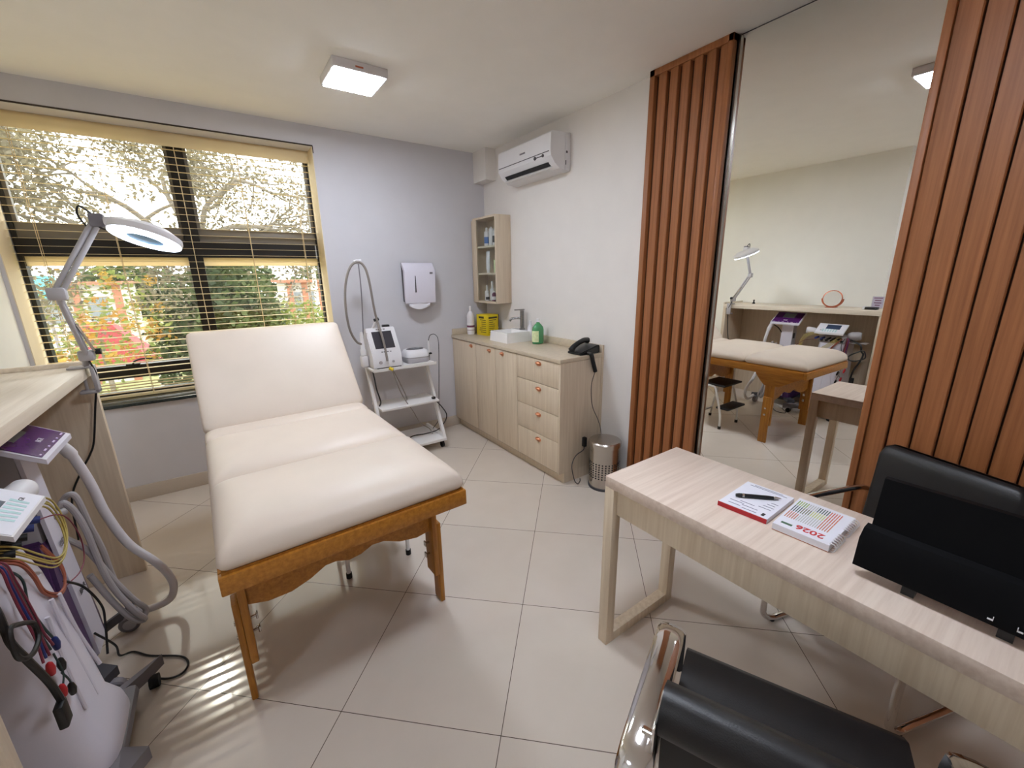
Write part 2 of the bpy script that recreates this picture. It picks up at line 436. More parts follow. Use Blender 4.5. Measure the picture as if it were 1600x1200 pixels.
# ------------------------------------------------------------------ treatment table
TR = math.radians(2.0)
tt = thing('treatment_table', 'cream padded treatment couch on honey wood legs with its backrest raised', 'treatment table', (.289, 1.337, 0), TR)
HW = .416
b = B(True)
b.box((-HW, 0, .65), (HW, .028, .714), .004)
b.box((-HW, .028, .65), (-HW+.028, 1.30, .714), .004).box((HW-.028, .028, .65), (HW, 1.30, .714), .004)
b.box((-HW+.028, 1.272, .65), (HW-.028, 1.30, .714), .004).box((-HW+.028, .5, .66), (HW-.028, .53, .70))
b.build('frame', m_tablewood, tt)
b = B(True).box((-HW+.01, .01, .714), (HW-.01, 1.29, .722)); b.build('base_board', m_tablewood, tt)
def cushion(bb, x0, x1, y0, y1, z0, he, hm, rx=.022):
    nx, ny = 22, 16; cx, cy = (x0+x1)/2, (y0+y1)/2; hx, hy = (x1-x0)/2, (y1-y0)/2
    def edge(inset, z):
        L = []; r = rx
        for (sx, sy, a0) in ((1, 1, 0), (-1, 1, 90), (-1, -1, 180), (1, -1, 270)):
            for k in range(6):
                a = math.radians(a0+k*18)
                L.append((cx+sx*(hx-inset-r)+r*math.cos(a), cy+sy*(hy-inset-r)+r*math.sin(a), z))
        return L
    loops = [edge(.010, z0), edge(.003, z0+.008), edge(-.002, z0+he*.5), edge(.001, z0+he)]
    for k in range(1, 11):
        t = k/11; ins = min(hx, hy)*.98*t**1.5
        zz = z0+he+(hm-he)*(1-(1-t)**2.8)
        L = []
        s = 1-(ins/min(hx, hy))
        rr = rx+(min(hx, hy)*.35)*t*(1-t)
        hx2, hy2 = max(hx-ins*hx/max(hx, hy)*1.0, .004) if hx < hy else max(hx-ins, hx-hy+.004), max(hy-ins, .004) if hy <= hx else hy-ins
        r = min(rx+.03*t, hx2*.98, hy2*.98)
        for (sx, sy, a0) in ((1, 1, 0), (-1, 1, 90), (-1, -1, 180), (1, -1, 270)):
            for q in range(6):
                a = math.radians(a0+q*18)
                L.append((cx+sx*(hx2-r)+r*math.cos(a), cy+sy*(hy2-r)+r*math.sin(a), zz))
        loops.append(L)
    bb.loft(loops); return bb
c1 = cushion(B(True), -HW+.004, HW-.004, .004, .535, .722, .036, .118)
c1.build('foot_cushion', m_vinyl, tt, ang=70)
c2 = cushion(B(True), -HW+.004, HW-.004, .541, 1.118, .722, .036, .108); c2.build('seat_cushion', m_vinyl, tt, ang=70)
c3 = cushion(B(True), -HW+.004, HW-.004, 1.124, 1.285, .722, .034, .078); c3.build('hinge_cushion', m_vinyl, tt, ang=70)
# backrest leaning away
ang = math.radians(48.5)
bt = MX4.Translation((0, 1.29, .735)) @ MX4.Rotation(ang, 4, 'X')
bb = cushion(B(True), -HW+.006, HW-.006, 0, .635, .03, .05, .075, .03); bb.xf(bt); bb.build('backrest', m_vinyl, tt, ang=70)
bb = B(True).box((-HW+.01, .02, 0), (HW-.01, .63, .03), .004); bb.xf(bt); bb.build('backrest_board', m_tablewood, tt)
for sx in (-1, 1): B(True).cyl((sx*.3, 1.26, .66), (sx*.3, 1.56, 1.0), .011).build('backrest_stay', m_tablewood, tt)
def leg(sx, y0):
    x = sx*.378
    L = B(True).box((x+sx*.012, y0, 0), (x+sx*.034, y0+.072, .435), .005).build('leg', m_tablewoodv, tt)
    B(True).box((x-sx*.014, y0-.006, .165), (x+sx*.012, y0+.08, .655), .004).build('upper_leg', m_tablewoodv, L)
    for z in (.33, .27):
        B(True).cyl((x-sx*.014, y0+.04, z), (x-sx*.03, y0+.04, z), .005).box((x-sx*.030, y0+.03, z-.013), (x-sx*.038, y0+.05, z+.013), .003).build('knob', m_steel, L)
        B(True).cyl((x+sx*.034, y0+.04, z), (x+sx*.039, y0+.04, z), .009).build('bolt', m_steel, L)
for sx in (-1, 1):
    leg(sx, .25); leg(sx, 1.06)
for y0 in (.275, 1.085):
    pts = [(-.37, .40), (-.30, .378), (-.22, .378), (-.15, .40), (-.09, .432), (-.05, .432), (0, .414), (.05, .420), (.10, .442), (.15, .438), (.22, .405), (.30, .39), (.37, .40), (.37, .65), (-.37, .65)]
    B(True).prism([(x, y0, z) for x, z in pts], (0, .022, 0)).build('apron', m_tablewood, tt)
for sx in (-1, 1):
    pts = [(.03, .652), (.08, .628), (.14, .59), (.21, .545), (.34, .54), (.38, .58), (.42, .63), (.43, .652)]
    B(True).prism([(sx*.372, y, z) for y, z in pts], (sx*.022, 0, 0)).build('brace', m_tablewood, tt)

# ------------------------------------------------------------------ step stool under the couch
st = thing('step_stool', 'small white two-step stool with dark treads under the treatment couch', 'step stool', (.5, 2.2, 0))
for x in (.345, .675):
    P = [(x, 2.05, .02), (x, 2.06, .16), (x, 2.13, .40), (x, 2.17, .43), (x, 2.22, .43), (x, 2.27, .40), (x+.0, 2.34, .02)]
    B().tube(P, .011, n=10).build('side_frame', m_white2, st)
    for y in (2.05, 2.34): B().cyl((x, y, 0), (x, y, .03), .015).build('rubber_foot', m_rubber, st)
B().box((.34, 2.04, .435), (.68, 2.29, .455), .006).build('tread', m_blackm, st)
B().box((.345, 1.98, .205), (.675, 2.11, .225), .006).build('tread', m_blackm, st)
B().cyl((.345, 2.33, .1), (.675, 2.33, .1), .009).build('crossbar', m_white2, st); B().cyl((.345, 2.07, .2), (.675, 2.07, .2), .009).build('crossbar', m_white2, st)

# ------------------------------------------------------------------ counter along left wall
ct = thing('counter', 'tall pale wood counter along the left wall with open knee space', 'counter', (-.79, 2.0, 0))
B().box((LX+.013, 1.235, 1.11), (-.56, 2.815, 1.157), .002).build('top', lam_y, ct)
B().box((LX+.013, 2.775, 0), (-.556, 2.812, 1.11), .002).build('end_panel', lam_z, ct)
B().box((LX+.013, 1.235, 0), (-.556, 1.272, 1.11), .002).build('end_panel', lam_z, ct)
B().box((LX+.013, 1.272, .0), (LX+.03, 2.775, 1.11)).build('back_panel', lam_z, ct)
B().box((LX+.013, 2.80, 1.157), (-.56, 2.817, 1.178), .002).build('edge_lip', lam_y, ct)

# items on the counter
tm = thing('table_mirror', 'round copper-framed tabletop mirror on the tall counter', 'mirror', (-.77, 1.745, 1.157))
mc = V((-.78, 1.745, 1.25)); ax = V((.97, -.1, .12)).normalized()
B().lathe([(.085, 0), (.09, .004), (.09, .012), (.082, .016)], mc, ax, 32).build('rim', m_rose, tm)
B().lathe([(.081, .0161), (.08, .018), (0, .018)], mc, ax, 32).build('glass', m_mirror, tm)
pts = [(-.78, 1.745+.098*math.cos(a), 1.25+.098*math.sin(a)*.88) for a in [math.radians(180+i*18) for i in range(11)]]
B().tube(pts, .007, n=8, sub=2).cyl((-.78, 1.70, 1.162), (-.78, 1.79, 1.162), .007).build('yoke', m_rose, tm)
B().box((-.83, 1.70, 1.157), (-.73, 1.79, 1.165), .003).build('base', m_rose, tm)
sg = thing('sign_holder', 'clear acrylic sign holder with a lilac printed card on the tall counter', 'sign', (-.86, 1.38, 1.157))
B().box((-.89, 1.33, 1.157), (-.83, 1.43, 1.16)).box((-.862, 1.33, 1.16), (-.858, 1.43, 1.285)).build('acrylic_stand', m_cabglass, sg)
B().box((-.8575, 1.334, 1.165), (-.8565, 1.426, 1.28)).build('card', M('lilac_card', (196, 186, 204), .6), sg)
b = B()
for k, w in enumerate((.07, .05, .06, .04)): b.box((-.8563, 1.38-w/2, 1.262-k*.024), (-.856, 1.38+w/2, 1.270-k*.024))
b.build('printed_lines', m_maroon, sg)
ch = thing('card_tray', 'low black and white card tray in front of the acrylic sign', 'tray', (-.74, 1.39, 1.157))
B().box((-.78, 1.34, 1.157), (-.70, 1.435, 1.182), .003).build('tray', m_black, ch)
B().box((-.78, 1.437, 1.157), (-.70, 1.455, 1.187), .002).build('end_block', m_white, ch)
b = B().lathe([(.016, 0), (.016, .012), (.008, .02), (.007, .035), (.011, .042), (.004, .05), (0, .05)], (-.82, 2.575, 1.157))
single(b, 'stamp', m_black, 'tiny black knob-handled stamp alone on the tall counter near the lamp', 'stamp', (-.82, 2.575, 1.157))

# ------------------------------------------------------------------ magnifier lamp
ml = thing('magnifier_lamp', 'white magnifying ring lamp on a jointed arm clamped to the tall counter', 'lamp', (-.59, 2.74, 1.157))
base = V((-.565, 2.735, 1.157)); j0 = V((-.535, 2.68, 1.235)); j1 = V((-.54, 2.523, 1.506)); j2 = V((-.363, 2.518, 1.797))
b = B().box((-.62, 2.70, 1.157), (-.535, 2.76, 1.168), .003).box((-.545, 2.705, 1.04), (-.53, 2.755, 1.168), .003).box((-.60, 2.705, 1.035), (-.53, 2.755, 1.05), .003)
b.cyl((-.575, 2.73, 1.05), (-.575, 2.73, 1.105), .006); b.build('clamp', m_lgrey, ml)
B().cyl((-.555, 2.72, 1.165), (-.55, 2.71, 1.205), .013).box((-.565, 2.665, 1.195), (-.51, 2.715, 1.245), .01).build('base_joint', m_lgrey, ml)
B().cyl((-.505, 2.69, 1.235), (-.485, 2.69, 1.235), .014, n=12).build('knob', m_black, ml)
def arm(p, q, off):
    d = (q-p).normalized(); s = V((0, 0, 1)).cross(d); n = d.cross(s).normalized()
    bb = B()
    for k in (-1, 1): bb.cyl(p+n*k*off*.85, q+n*k*off*.85, .0098, n=12)
    return bb
arm(j0, j1, .013).build('lower_arm', m_lgrey, ml); arm(j1, j2, .012).build('upper_arm', m_lgrey, ml)
d = (j1-j0)
B().tube([j0+d*.02+V((.03, 0, 0)), j0+d*.5+V((.012, 0, 0))], .006, n=8, sub=1).build('spring', m_steel, ml)
B().box((j1.x-.03, j1.y-.02, j1.z-.028), (j1.x+.03, j1.y+.02, j1.z+.024), .009).build('elbow_joint', m_lgrey, ml)
B().box((j2.x-.022, j2.y-.02, j2.z-.024), (j2.x+.028, j2.y+.02, j2.z+.03), .008).cyl((j2.x+.02, j2.y, j2.z), (j2.x+.055, j2.y-.02, j2.z-.002), .010).build('head_joint', m_grey, ml)
hc = V((-.205, 2.435, 1.738)); hn = V((-.30, -.22, -.93)).normalized()
mh = B().lathe([(.060, -.035), (.085, -.034), (.122, -.012), (.126, 0), (.124, .014), (.115, .016)], hc, hn, 40)
mh.box((-.335, 2.455, 1.775), (-.26, 2.505, 1.812), .01)
hd = mh.build('lamp_head', m_white, ml)
B().lathe([(.122, .0145), (.122, .018), (.066, .02), (.066, .0145)], hc, hn, 40).build('ring_light', m_ring, hd)
B().lathe([(.064, .012), (.06, .018), (.0, .022)], hc, hn, 32).build('lens', m_lens, hd)
B().tube([j2+V((-.01, 0, .03)), j2+V((-.04, -.01, .055)), j2+V((-.05, -.01, .02)), j2+V((-.03, 0, -.03))], .004, n=6).build('cable_loop', m_black, ml)
B().tube([j2+V((0, 0, -.02)), j2+V((.03, -.03, -.035)), j2+V((.07, -.03, -.02))], .004, n=6).build('head_cable', m_black, ml)
B().tube([(-.545, 2.70, 1.22), (-.532, 2.71, 1.16), (-.536, 2.735, 1.10), (-.572, 2.745, .948), (-.608, 2.745, .79), (-.637, 2.745, .722), (-.677, 2.745, .655), (-.74, 2.745, .52), (-.76, 2.74, .3)], .0045, n=6).build('power_cord', m_black, ml)

# ------------------------------------------------------------------ device with purple panel
pd = thing('laser_machine', 'white and purple treatment machine with a sloping purple control panel under the counter', 'medical device', (-.74, 2.08, 0))
def panel_box(b, y0, y1, xf, zf, xb, zb, th):
    b.prism([(xf, y0, zf), (xb, y0, zb), (xb, y0, zb-th), (xf, y0, zf-th)], (0, y1-y0, 0)); return b
panel_box(B(), 1.943, 2.238, -.553, .978, -.73, 1.085, .018).build('panel_tray', m_whitelav, pd)
n_ = V((.107, 0, .177)).normalized()
def onpanel(y, u, xf=-.553, zf=.978, xb=-.73, zb=1.085, up=.0012):   # u from front 0 to back 1
    return V((xf+(xb-xf)*u, y, zf+(zb-zf)*u))+n_*up
def panel_quad(b, ya, yb, ua, ub, up=.0012, **k):
    p = [onpanel(ya, ua, up=up, **k), onpanel(yb, ua, up=up, **k), onpanel(yb, ub, up=up, **k), onpanel(ya, ub, up=up, **k)]
    b.prism(p, n_*.0008); return b
pf = panel_quad(B(), 1.953, 2.228, .06, .97).build('control_face', m_purple, pd)
panel_quad(B(), 2.03, 2.15, .48, .88, .0022).build('screen', m_screen, pf)
txm = basis(onpanel(2.10, .26, up=.0025), (0, 1, 0), (-.177, 0, .107))
text('IBGR', .020, m_labw, pf, txm)
m_lil = M('lilac_print', (200, 180, 210), .5)
for k in range(6): panel_quad(B(), 1.965+k*.046, 1.975+k*.046+.012*(k % 2), .09, .115, .0022).build('printed_mark', m_lil, pf)
# column
b = B().prism([(-.60, 2.02, .13), (-.60, 2.135, .13), (-.635, 2.135, .98), (-.635, 2.02, .98)], (-.012, 0, 0)); cf = b.build('front_strip', m_whitelav, pd)
text('erg', .05, m_grey, cf, basis((-.6158, 2.078, .62), (.0, 1, 0), (-.04, 0, 1)), ext=.0006)
text('IBGR', .032, m_dgrey, cf, basis((-.6055, 2.078, .40), (.0, 1, 0), (-.04, 0, 1)), ext=.0006)
B().box((-.76, 2.025, .55), (-.646, 2.13, 1.0), .012).build('column', m_lgrey, pd)
B().box((-.70, 2.018, .80), (-.66, 2.024, .86), .002).build('socket', m_black, pd)
L = []
for z, x0, x1, y0, y1 in ((.10, -.94, -.612, 1.95, 2.20), (.2, -.95, -.614, 1.95, 2.20), (.5, -.94, -.628, 1.96, 2.19), (.62, -.92, -.632, 1.98, 2.17), (.66, -.88, -.645, 2.01, 2.14)):
    L.append([(x0, y0, z), (x1, y0, z), (x1, y1, z), (x0, y1, z)])
b = B().loft(L); bmesh.ops.bevel(b.bm, geom=b.bm.edges[:], offset=.012, segments=2, affect='EDGES'); b.build('purple_body', m_purpled, pd)
b = B()
for (x, y) in ((-.56, 2.30), (-.56, 1.90), (-.93, 2.30), (-.93, 1.90)):
    b.prism([(-.76, 2.07, .08), (-.74, 2.11, .08), (x+.02, y+.03, .075), (x-.02, y-.03, .075)], (0, 0, .04))
b.box((-.95, 1.96, .07), (-.63, 2.19, .12), .02); b.build('base', m_dgrey, pd)
for (x, y) in ((-.56, 2.29), (-.56, 1.90), (-.93, 2.30), (-.93, 1.90)):
    w = B().cyl((x, y-.018, .04), (x, y+.018, .04), .04, n=20, bev=.006).build('caster', m_grey, pd)
    B().cyl((x, y-.020, .04), (x, y+.020, .04), .024, n=16).build('hub', m_lgrey, w)
H = [(-.60, 2.235, .955), (-.575, 2.25, .90), (-.56, 2.26, .83), (-.545, 2.27, .728), (-.53, 2.27, .60), (-.49, 2.27, .44), (-.427, 2.29, .307), (-.40, 2.33, .20), (-.392, 2.34, .12), (-.417, 2.33, .062), (-.488, 2.32, .055), (-.535, 2.30, .09)]
B().tube(H, lambda t: .021 if t < .12 else .0165, n=12).build('hose', m_hose, pd)
for pts in ([(-.645, 2.14, .66), (-.622, 2.2, .72), (-.593, 2.2, .746), (-.578, 2.2, .713), (-.568, 2.2, .599), (-.556, 2.21, .473), (-.552, 2.22, .316), (-.532, 2.21, .18), (-.50, 2.21, .10), (-.485, 2.23, .12), (-.51, 2.21, .20), (-.55, 2.2, .33), (-.59, 2.18, .5), (-.63, 2.14, .6)],
            [(-.63, 2.16, .70), (-.61, 2.165, .73), (-.588, 2.17, .68), (-.574, 2.17, .588), (-.568, 2.17, .468), (-.56, 2.17, .371), (-.541, 2.175, .265), (-.505, 2.18, .15), (-.49, 2.2, .09), (-.52, 2.19, .11), (-.56, 2.18, .22), (-.60, 2.16, .4)]):
    B().tube(pts, .011, n=10).build('coiled_cable', m_hoseg, pd)
B().cyl((-.69, 2.05, .70), (-.60, 2.13, .71), .013).build('cable_plug', m_hoseg, pd)
B().tube([(-.60, 2.03, .22), (-.57, 2.08, .10), (-.576, 2.114, .02), (-.536, 2.123, .006), (-.473, 2.054, .006), (-.371, 1.978, .006), (-.339, 1.917, .006), (-.356, 1.872, .006), (-.403, 1.876, .006), (-.47, 1.93, .006), (-.52, 1.96, .006)], .004, n=6).build('foot_cord', m_black, pd)
B().tube([(-.66, 2.23, 1.0), (-.63, 2.26, .96), (-.70, 2.20, .9), (-.80, 2.14, .75)], .006, n=6).build('data_cord', m_black, pd)

# ------------------------------------------------------------------ trolley machine with tablet panel
et = thing('electrotherapy_machine', 'white electrotherapy trolley machine with a tilted white control panel and hanging coloured leads', 'medical device', (-.74, 1.64, 0))
L = []
for z, xf, hx, y0, y1, r in ((.10, -.478, 0, 1.46, 1.80, 0), (.15, -.485, 0, 1.465, 1.795, 0), (.22, -.515, 0, 1.49, 1.77, 0), (.45, -.535, 0, 1.50, 1.765, 0), (.70, -.565, 0, 1.505, 1.76, 0), (.80, -.59, 0, 1.51, 1.755, 0)):
    ring = []
    xb = -.95
    cx, cy = (xf+xb)/2, (y0+y1)/2; hx, hy = (xf-xb)/2, (y1-y0)/2
    for i in range(32):
        a = 2*PI*i/32; ca, sa = math.cos(a), math.sin(a); p = .42
        ring.append((cx+hx*math.copysign(abs(ca)**p, ca), cy+hy*math.copysign(abs(sa)**p, sa), z))
    L.append(ring)
B().loft(L).build('body', m_whitelav, et, ang=50)
b = B()
for k, (dy, z0, z1) in enumerate(((-.07, .30, .62), (.0, .26, .64), (.07, .30, .62))):
    b.tube([(-.545, 1.635+dy*.8, z1), (-.538, 1.635+dy, (z0+z1)/2), (-.521, 1.635+dy*1.3, z0)], .006, n=8)
b.build('body_ridge', m_whitelav, et)
b = B().box((-.93, 1.44, .05), (-.47, 1.82, .10), .02)
for (x, y) in ((-.43, 1.885), (-.43, 1.47), (-.95, 1.88), (-.95, 1.40)):
    b.prism([(-.72, 1.60, .05), (-.70, 1.69, .05), (x+.02, y+.035, .045), (x-.03, y-.03, .045)], (0, 0, .05))
b.build('base', m_grey, et)
for (x, y) in ((-.44, 1.87), (-.45, 1.48), (-.93, 1.86), (-.93, 1.42)):
    B().cyl((x-.015, y, .025), (x+.015, y, .025), .025, n=16).build('caster', m_rubber, et)
b = B().box((-.93, 1.51, .80), (-.60, 1.755, .87), .015); hd = b.build('instrument_head', m_lgrey, et)
b = B()
for k in range(5): b.box((-.612, 1.53+k*.045, .815), (-.592, 1.556+k*.045, .835), .004)
b.build('sockets', m_black, hd)
kw = dict(xf=-.533, zf=.912, xb=-.66, zb=.996)
n_ = V((.084, 0, .127)).normalized()
panel_box(B(), 1.522, 1.778, -.533, .912, -.66, .996, .016).build('panel_tray', m_white, et)
pf = panel_quad(B(), 1.527, 1.773, .03, .97, up=.0005, **kw).build('control_face', m_paper, et)
b = B(); panel_quad(b, 1.575, 1.70, .42, .88, .0014, **kw); b.build('screen', m_screenb, pf)
b = B()
for k in range(6):
    y = 1.59+k*.024
    p = [onpanel(y, .40, up=.0016, **kw), onpanel(y+.014, .40, up=.0016, **kw), onpanel(y*.93+1.66*.07+.01, .12, up=.0016, **kw), onpanel(y*.93+1.66*.07, .12, up=.0016, **kw)]
    b.prism(p, n_*.0005)
b.build('aqua_print', m_aqua, pf)
text('IBGR', .016, m_ink, pf, basis(onpanel(1.725, .26, up=.0016, **kw), (0, 1, 0), (-.127, 0, .084)))
B().lathe([(.0, -.045), (.03, -.042), (.036, -.03), (.036, .03), (.03, .042), (0, .045)], (-.605, 1.835, .915), (.25, 1, .1), 24).build('probe_dome', m_white, et)
B().lathe([(.0, -.06), (.036, -.056), (.044, -.03), (.044, .03), (.03, .055), (0, .058)], (-.66, 1.46, .885), (.2, 1, -.1), 24).build('probe_dome', m_lgrey, et)
B().box((-.76, 1.35, .812), (-.64, 1.50, .82), .003).build('wire_shelf', m_lgrey, et)
# leads
yc = [(-.60, 1.56, .87), (-.56, 1.573, .844), (-.55, 1.657, .765), (-.55, 1.745, .70), (-.55, 1.819, .681), (-.55, 1.881, .713), (-.553, 1.896, .779), (-.56, 1.864, .855), (-.58, 1.80, .89), (-.60, 1.76, .88)]
for k in range(4):
    o = V((.004*(k % 2), .008*(k-1.5), .006*(k-1.5)))
    B().tube([V(p)+o for p in yc], .0028, n=6).build('lead_wire', m_yelc, et)
for k in range(6):
    o = V((.003*(k % 3), .006*(k-2.5), .004*(k % 2)))
    B().tube([V(p)+o*min(1, .4+i*.2) for i, p in enumerate([(-.60, 1.50, .86), (-.555, 1.478, .86), (-.55, 1.480, .80), (-.548, 1.485, .74), (-.54, 1.478, .677), (-.535, 1.471, .631), (-.53, 1.467+.012*(k-2.5)*.5, .575)])], .003, n=6).build('lead_wire', (m_magw, m_navy, m_magw, m_red, m_grn, m_magw)[k], et)
for p, m in (((-.528, 1.454, .539), m_red), ((-.525, 1.505, .505), m_black), ((-.528, 1.472, .445), m_red), ((-.524, 1.511, .41), m_black), ((-.53, 1.53, .56), m_navy)):
    B().lathe([(.0, -.026), (.007, -.022), (.010, 0), (.007, .02), (.003, .026), (.0, .028)], p, (.1, -.25, 1), 12).build('lead_clip', m, et)
B().tube([(-.525, 1.485, .56), (-.522, 1.49, .49), (-.524, 1.472, .46)], .0025, n=6).tube([(-.525, 1.49, .49), (-.522, 1.505, .45), (-.522, 1.511, .42)], .0025, n=6).build('lead_wire', m_grn, et)
B().tube([(-.60, 1.52, .86), (-.548, 1.525, .796), (-.545, 1.511, .714), (-.537, 1.516, .636), (-.53, 1.527, .58)], .003, n=6).build('lead_wire', m_grn, et)
for k in (0, 1):
    B().tube([V(p)+V((0, .006*k, .006*k)) for p in [(-.60, 1.54, .85), (-.556, 1.563, .812), (-.555, 1.611, .739), (-.553, 1.631, .669), (-.55, 1.700, .608), (-.55, 1.762, .600), (-.556, 1.799, .650), (-.58, 1.79, .74)]], .004, n=6).build('lead_wire', m_org, et)
B().tube([(-.60, 1.47, .85), (-.545, 1.368, .816), (-.535, 1.349, .757), (-.525, 1.327, .730), (-.515, 1.338, .663), (-.51, 1.376, .556), (-.505, 1.386, .48)], .008, n=8).build('heavy_cable', m_black, et)
B().box((-.517, 1.355, .415), (-.497, 1.395, .485), .005).build('cable_plug', m_black, et)
B().tube([(-.515, 1.303, .714), (-.52, 1.327, .766), (-.52, 1.370, .749), (-.522, 1.435, .701), (-.52, 1.431, .659), (-.515, 1.375, .658), (-.51, 1.317, .686)], .006, n=8, closed=True).build('cable_loop', m_black, et)
for y, m in ((1.755, m_navy), (1.70, m_navy), (1.645, m_black), (1.60, m_black), (1.555, m_black)):
    B().cyl((-.60, y, .855), (-.555, y+.012, .845), .011, n=12).build('lead_plug', m, et)
B().tube([(-.60, 1.78, .83), (-.545, 1.88, .80), (-.545, 1.98, .68), (-.55, 1.99, .58), (-.555, 1.93, .55), (-.57, 1.84, .56)], .002, n=6).build('lead_wire', m_magw, et)
B().tube([(-.56, 1.80, .60), (-.55, 1.90, .50), (-.545, 1.98, .36), (-.55, 1.98, .28), (-.555, 1.93, .18)], .004, n=6).build('side_cord', m_black, et)

# ------------------------------------------------------------------ equipment trolley by the window wall
tr = thing('equipment_trolley', 'white three-shelf equipment trolley with slanted posts against the window wall', 'trolley', (1.27, 3.55, 0))
B().box((.975, 3.42, .775), (1.545, 3.775, .795), .004).box((.975, 3.42, .795), (1.545, 3.428, .803)).build('shelf', m_white2, tr)
B().box((1.0, 3.38, .435), (1.53, 3.67, .455), .004).build('shelf', m_white2, tr)
B().box((1.0, 3.30, .075), (1.545, 3.72, .10), .004).box((1.525, 3.33, .10), (1.545, 3.72, .125)).build('shelf', m_white2, tr)
for x in (.985, 1.535):
    B().prism([(x-.012, 3.64, .785), (x-.012, 3.685, .785), (x-.012, 3.345, .075), (x-.012, 3.30, .075)], (.024, 0, 0)).build('post', m_white2, tr)
for x, y in ((1.02, 3.35), (1.52, 3.35), (1.02, 3.68), (1.52, 3.68)):
    B().cyl((x-.012, y, .028), (x+.012, y, .028), .028, n=18).box((x-.014, y-.012, .045), (x+.014, y+.012, .076)).build('caster', m_rubber, tr)

cs = thing('console', 'white desktop console with a dark tilted screen on the equipment trolley', 'medical device', (1.11, 3.56, .797))
b = B().prism([(0, 3.455, .80), (0, 3.455, .905), (0, 3.60, 1.13), (0, 3.66, 1.12), (0, 3.70, .80)], (.25, 0, 0)); b.xf(MX4.Translation((.99, 0, 0)))
bmesh.ops.bevel(b.bm, geom=b.bm.edges[:], offset=.007, segments=2, affect='EDGES'); b.build('housing', m_white, cs)
d = V((0, .145, .225)).normalized(); nn = V((0, -.225, .145)).normalized()
def cpt(x, u, up=.0012): return V((x, 3.455, .905))+d*(u*.2677)+nn*up
sc = B().prism([cpt(1.03, .25), cpt(1.20, .25), cpt(1.20, .85), cpt(1.03, .85)], nn*.002).build('screen', m_screend, cs)
for u, xs in ((.925, ((1.075, 1.088), (1.094, 1.112), (1.118, 1.126), (1.135, 1.152))), (.13, ((1.07, 1.085), (1.09, 1.104), (1.11, 1.132), (1.142, 1.156)))):
    b = B()
    for xa, xb in xs: b.prism([cpt(xa, u-.018), cpt(xb, u-.018), cpt(xb, u+.018), cpt(xa, u+.018)], nn*.0006)
    b.build('printed_line', m_grey, cs)
B().cyl((1.05, 3.456, .85), (1.05, 3.445, .85), .014).cyl((1.16, 3.456, .85), (1.16, 3.447, .85), .01).build('connector', m_lgrey, cs)
B().box((1.02, 3.46, .796), (1.23, 3.69, .802)).build('foot_plate', m_black, cs)
B().box((1.15, 3.62, 1.12), (1.21, 3.66, 1.145), .005).build('holder_clip', m_black, cs)
B().lathe([(.0, 0), (.022, .004), (.024, .05), (.018, .06), (.016, .17), (.012, .2), (.0, .205)], (.955, 3.60, .90)).box((.93, 3.57, .80), (.985, 3.64, .90), .012).build('side_holder', m_white, cs)
B().box((.985, 3.56, 1.05), (1.0, 3.60, 1.10)).cyl((1.06, 3.62, 1.12), (1.09, 3.58, 1.20), .012).build('hose_holder', m_white, cs)
B().cyl((1.065, 3.58, 1.195), (1.105, 3.58, 1.205), .013).build('holder_ring', m_black, cs)
hs = [(1.104, 3.44, .86), (1.104, 3.465, .95), (1.098, 3.50, 1.06), (1.085, 3.56, 1.202), (1.064, 3.54, 1.309), (1.041, 3.52, 1.516), (1.017, 3.52, 1.627), (.971, 3.53, 1.672), (.907, 3.54, 1.628), (.858, 3.54, 1.496), (.839, 3.54, 1.322), (.853, 3.55, 1.141), (.902, 3.57, 1.03), (.955, 3.60, 1.0)]
B().tube(hs, .0095, n=10).build('hose', m_tubegrey, cs)
B().tube([(.97, 3.62, .99), (.985, 3.58, 1.42), (.978, 3.55, 1.66)], .0045, n=8).build('support_rod', m_grey, cs)
B().box((.955, 3.53, 1.655), (.985, 3.56, 1.69), .006).cyl((.94, 3.545, 1.672), (1.0, 3.545, 1.68), .012).build('rod_hook', m_white, cs)
B().cyl((1.11, 3.425, .80), (1.135, 3.405, .785), .013).build('yellow_plug', m_yel, cs)
B().tube([(1.125, 3.41, .79), (1.176, 3.40, .597), (1.24, 3.42, .46), (1.265, 3.37, .404), (1.33, 3.37, .27), (1.42, 3.4, .19), (1.47, 3.45, .11)], .0045, n=6).build('foot_cable', m_tubegrey, cs)
B().tube([(1.13, 3.41, .79), (1.188, 3.405, .648), (1.236, 3.42, .52), (1.26, 3.5, .46)], .0045, n=6).build('foot_cable', m_tubegrey, cs)
B().tube([(1.011, 3.60, .80), (1.011, 3.55, .70), (1.013, 3.52, .603), (1.03, 3.5, .5), (1.016, 3.5, .457)], .006, n=6).build('power_cord', m_black, cs)

rd = thing('compact_machine', 'squat rounded grey-white machine with an oval dark top on the trolley, right of the console', 'medical device', (1.42, 3.6, .797))
def rrect(cx, cy, hx, hy, z, n=28, p=.5):
    return [(cx+hx*math.copysign(abs(math.cos(a))**p, math.cos(a)), cy+hy*math.copysign(abs(math.sin(a))**p, math.sin(a)), z) for a in [2*PI*i/n for i in range(n)]]
B().loft([rrect(1.415, 3.59, .108, .095, .797), rrect(1.415, 3.59, .115, .10, .81), rrect(1.415, 3.59, .113, .10, .838), rrect(1.415, 3.59, .107, .094, .842)]).build('base_shell', m_lgrey, rd, ang=50)
B().loft([rrect(1.415, 3.59, .107, .094, .842), rrect(1.415, 3.59, .114, .10, .848), rrect(1.415, 3.592, .110, .097, .88), rrect(1.415, 3.595, .098, .086, .902), rrect(1.415, 3.597, .08, .07, .910)]).build('top_shell', m_white, rd, ang=50)
B().loft([rrect(1.415, 3.592, .082, .058, .9095, p=1), rrect(1.415, 3.592, .078, .054, .913, p=1)]).build('oval_display', m_dgrey, rd)
